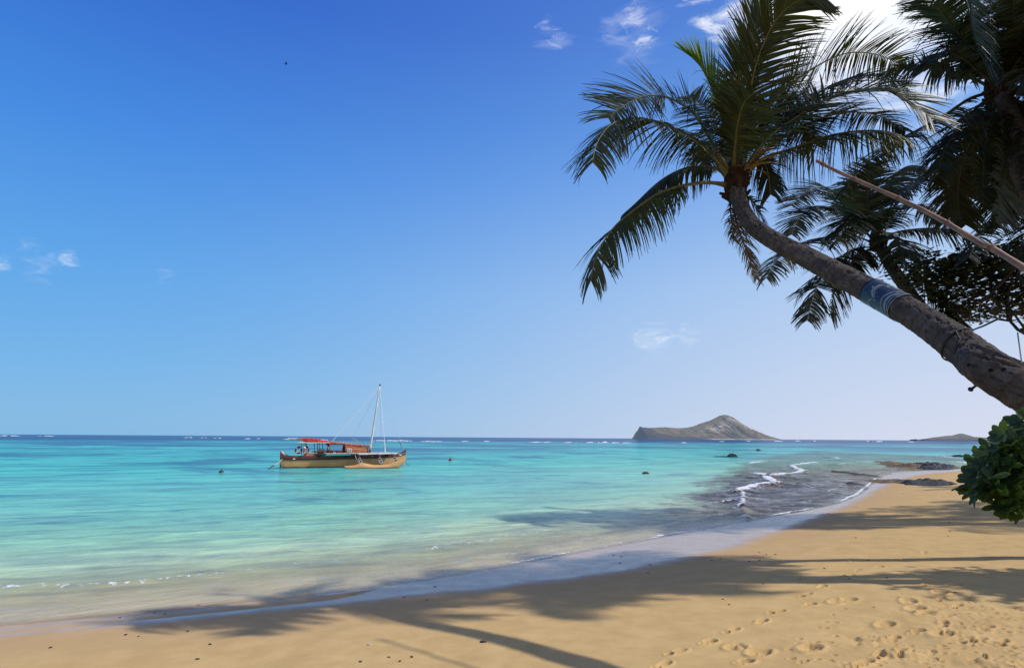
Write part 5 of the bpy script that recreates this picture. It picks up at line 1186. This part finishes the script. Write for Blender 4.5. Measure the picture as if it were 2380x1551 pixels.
# boom and furled sail
bm0 = bl(398, 950, 0); bm1 = bl(1582, 1062, 0)
pts = [bm0, bm0.lerp(bm1, .3), bm0.lerp(bm1, .6), bm1]; mb = MB(); mb.tube(pts, [.06, .08, .07, .05], 10); mb.build('boom', M_white, boat, True)
def bundle(name, q0, q1, prof, mat, seed):
    mb = MB(); n = 90; m = 22; V = []; F = []; d = (bm1-bm0)
    for i in range(n):
        u = i/(n-1); c_ = bm0+d*(q0+(q1-q0)*u); r_ = np.interp(u, [p_[0] for p_ in prof], [p_[1] for p_ in prof]); dn = np.interp(u, [p_[0] for p_ in prof], [p_[2] for p_ in prof])
        for k in range(m):
            a = 2*math.pi*k/m; rr_k = r_*(1+.35*mnoise.fractal(Vector((u*9+seed, math.cos(a)*1.2, math.sin(a)*1.2)), 1.0, 2.0, 4))
            V.append(c_+Vector((0, rr_k*math.cos(a), rr_k*math.sin(a)*.9-dn)))
    for i in range(n-1):
        for k in range(m): F.append((i*m+k, (i+1)*m+k, (i+1)*m+(k+1) % m, i*m+(k+1) % m))
    F.append(tuple(range(m))[::-1]); F.append(tuple((n-1)*m+k for k in range(m))); mb.add(V, F); return mb.build(name, mat, boat, True)
fs = bundle('furled_sail', .13, .52, [(0, .07, 0), (.12, .13, .0), (.25, .19, .0), (.55, .18, .0), (.8, .14, .03), (.90, .25, .14), (1, .08, .02)], M_sail, 3)
fs['label'] = 'bright red loose part of the furled sail'
bundle('furled_sail', .48, .985, [(0, .10, .02), (.1, .13, .0), (.5, .115, 0), (.9, .10, 0), (1, .06, 0)], M_sailc, 8)
bundle('furled_sail', .07, .17, [(0, .05, 0), (.5, .09, 0), (1, .07, 0)], M_sailc, 12)
mb = MB(); d = bm1-bm0
for q in (.10, .16, .50, .56, .62, .68, .74, .80, .87, .93, .97):
    c_ = bm0+d*q; mb.tube([(c_.x+.02*math.sin(a*2), .13*math.cos(a), c_.z+.13*math.sin(a)) for a in np.linspace(0, 6.28, 12)], .014, 5)
mb.build('sail_tie', M_lash, boat)
# rigging
def wire(a, b_, r_, mat=M_wire, name='stay', sag=0):
    mb = MB(); a = Vector(a); b_ = Vector(b_); mid = (a+b_)/2+Vector((0, 0, -sag)); Cc, _ = resample(catmull([tuple(a), tuple(mid), tuple(b_)], 6), 10); mb.tube(Cc, r_, 5); return mb.build(name, mat, boat)
tp_ = m1-(m1-m0)*.02
wire(tp_, bl(1010, 990, 0), .022, M_white, 'topping_lift'); wire(tp_, bl(1270, 1010, .9), .008, sag=-.0)
wire(tp_, bl(1745, 1140, 1.0), .014); wire(tp_, bl(1782, 1140, -1.2), .018, M_white); wire(tp_-(m1-m0)*.05, bl(2070, 1110, 0), .008)
mb = MB(); a = bl(1775, 1140, -1.2); b_ = bl(1764, 1010, -1.15); mb.tube([a, b_], .035, 6); mb.build('turnbuckle', M_white, boat)
mb = MB(); a = bl(2045, 1080, 0); b_ = bl(2000, 975, 0); mb.tube([a, b_], .025, 6); mb.build('turnbuckle', M_woodd, boat)
mb = MB(); a = bl(1310, 945, .4); b_ = bl(1388, 1000, .4); mb.tube([a, a.lerp(b_, .4)+Vector((0, 0, .0)), b_], .018, 5); a2 = bl(1265, 1015, .5); mb.tube([a, a2], .012, 5); mb.build('flag_stick', M_lash, boat)
wire(bl(920, 1060, -.3), bl(1010, 1120, -.5), .022, M_lash, 'sheet_rope'); wire(bl(1340, 1180, -2), bl(1400, 1275, -2.9), .018, M_lash, 'sheet_rope', .1)
# anchor lines
wire(bl(352, 1243, -.3), bl(262, 1330, -.6), .03, M_lash, 'mooring_line', .05); wire(bl(262, 1330, -.6), (bl(172, 1388, -.9).x, -.9, -.05), .045, M_woodd, 'mooring_line', .02)
p = bl(2092, 1190, 0); wire(p, bl(2082, 1250, -.1), .02, M_lash, 'mooring_line'); wire(bl(2082, 1250, -.1), (p.x+.35, -.3, .05), .018, M_woodd, 'mooring_line'); wire(bl(2082, 1240, -.1), (p.x-.05, -.3, .0), .02, M_lash, 'mooring_line')
# life rings hang from the canopy: things of their own
Mb = Matrix.Translation(BP) @ Matrix.Rotation(TH, 4, 'Z')
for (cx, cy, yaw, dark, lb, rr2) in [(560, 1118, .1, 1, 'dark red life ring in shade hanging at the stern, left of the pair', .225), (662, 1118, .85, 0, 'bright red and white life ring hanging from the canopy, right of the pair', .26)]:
    p = Mb @ bl(cx, cy, -.35); e = empty('life_ring', p, TH+yaw*.9); tag(e, lb, 'life ring', 'life rings on the sailing canoe')
    mb = MB(); n, m = 32, 10; V = []; F = []
    for i in range(n):
        a = 2*math.pi*i/n
        for k in range(m): b_ = 2*math.pi*k/m; V.append(((rr2+.075*math.cos(b_))*math.cos(a), .06*math.sin(b_), (rr2+.075*math.cos(b_))*math.sin(a)))
    for i in range(n):
        for k in range(m): F.append((i*m+k, i*m+(k+1) % m, ((i+1) % n)*m+(k+1) % m, ((i+1) % n)*m+k))
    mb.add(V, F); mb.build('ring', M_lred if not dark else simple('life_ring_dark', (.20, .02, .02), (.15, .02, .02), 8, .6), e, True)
    for j in range(4):
        a0_ = math.pi/4+j*math.pi/2; mb = MB(); V = []; F = []
        for i in range(5):
            a = a0_-.16+.08*i
            for k in range(m): b_ = 2*math.pi*k/m; V.append(((rr2+.081*math.cos(b_))*math.cos(a), .066*math.sin(b_), (rr2+.081*math.cos(b_))*math.sin(a)))
        for i in range(4):
            for k in range(m): F.append((i*m+k, i*m+(k+1) % m, (i+1)*m+(k+1) % m, (i+1)*m+k))
        mb.add(V, F); mb.build('band', M_white, e, True)
    mb = MB(); mb.tube([(0, 0, rr2+.05), (0.02, 0, rr2+.45)], .012, 5); mb.build('hanger', M_cord, e)
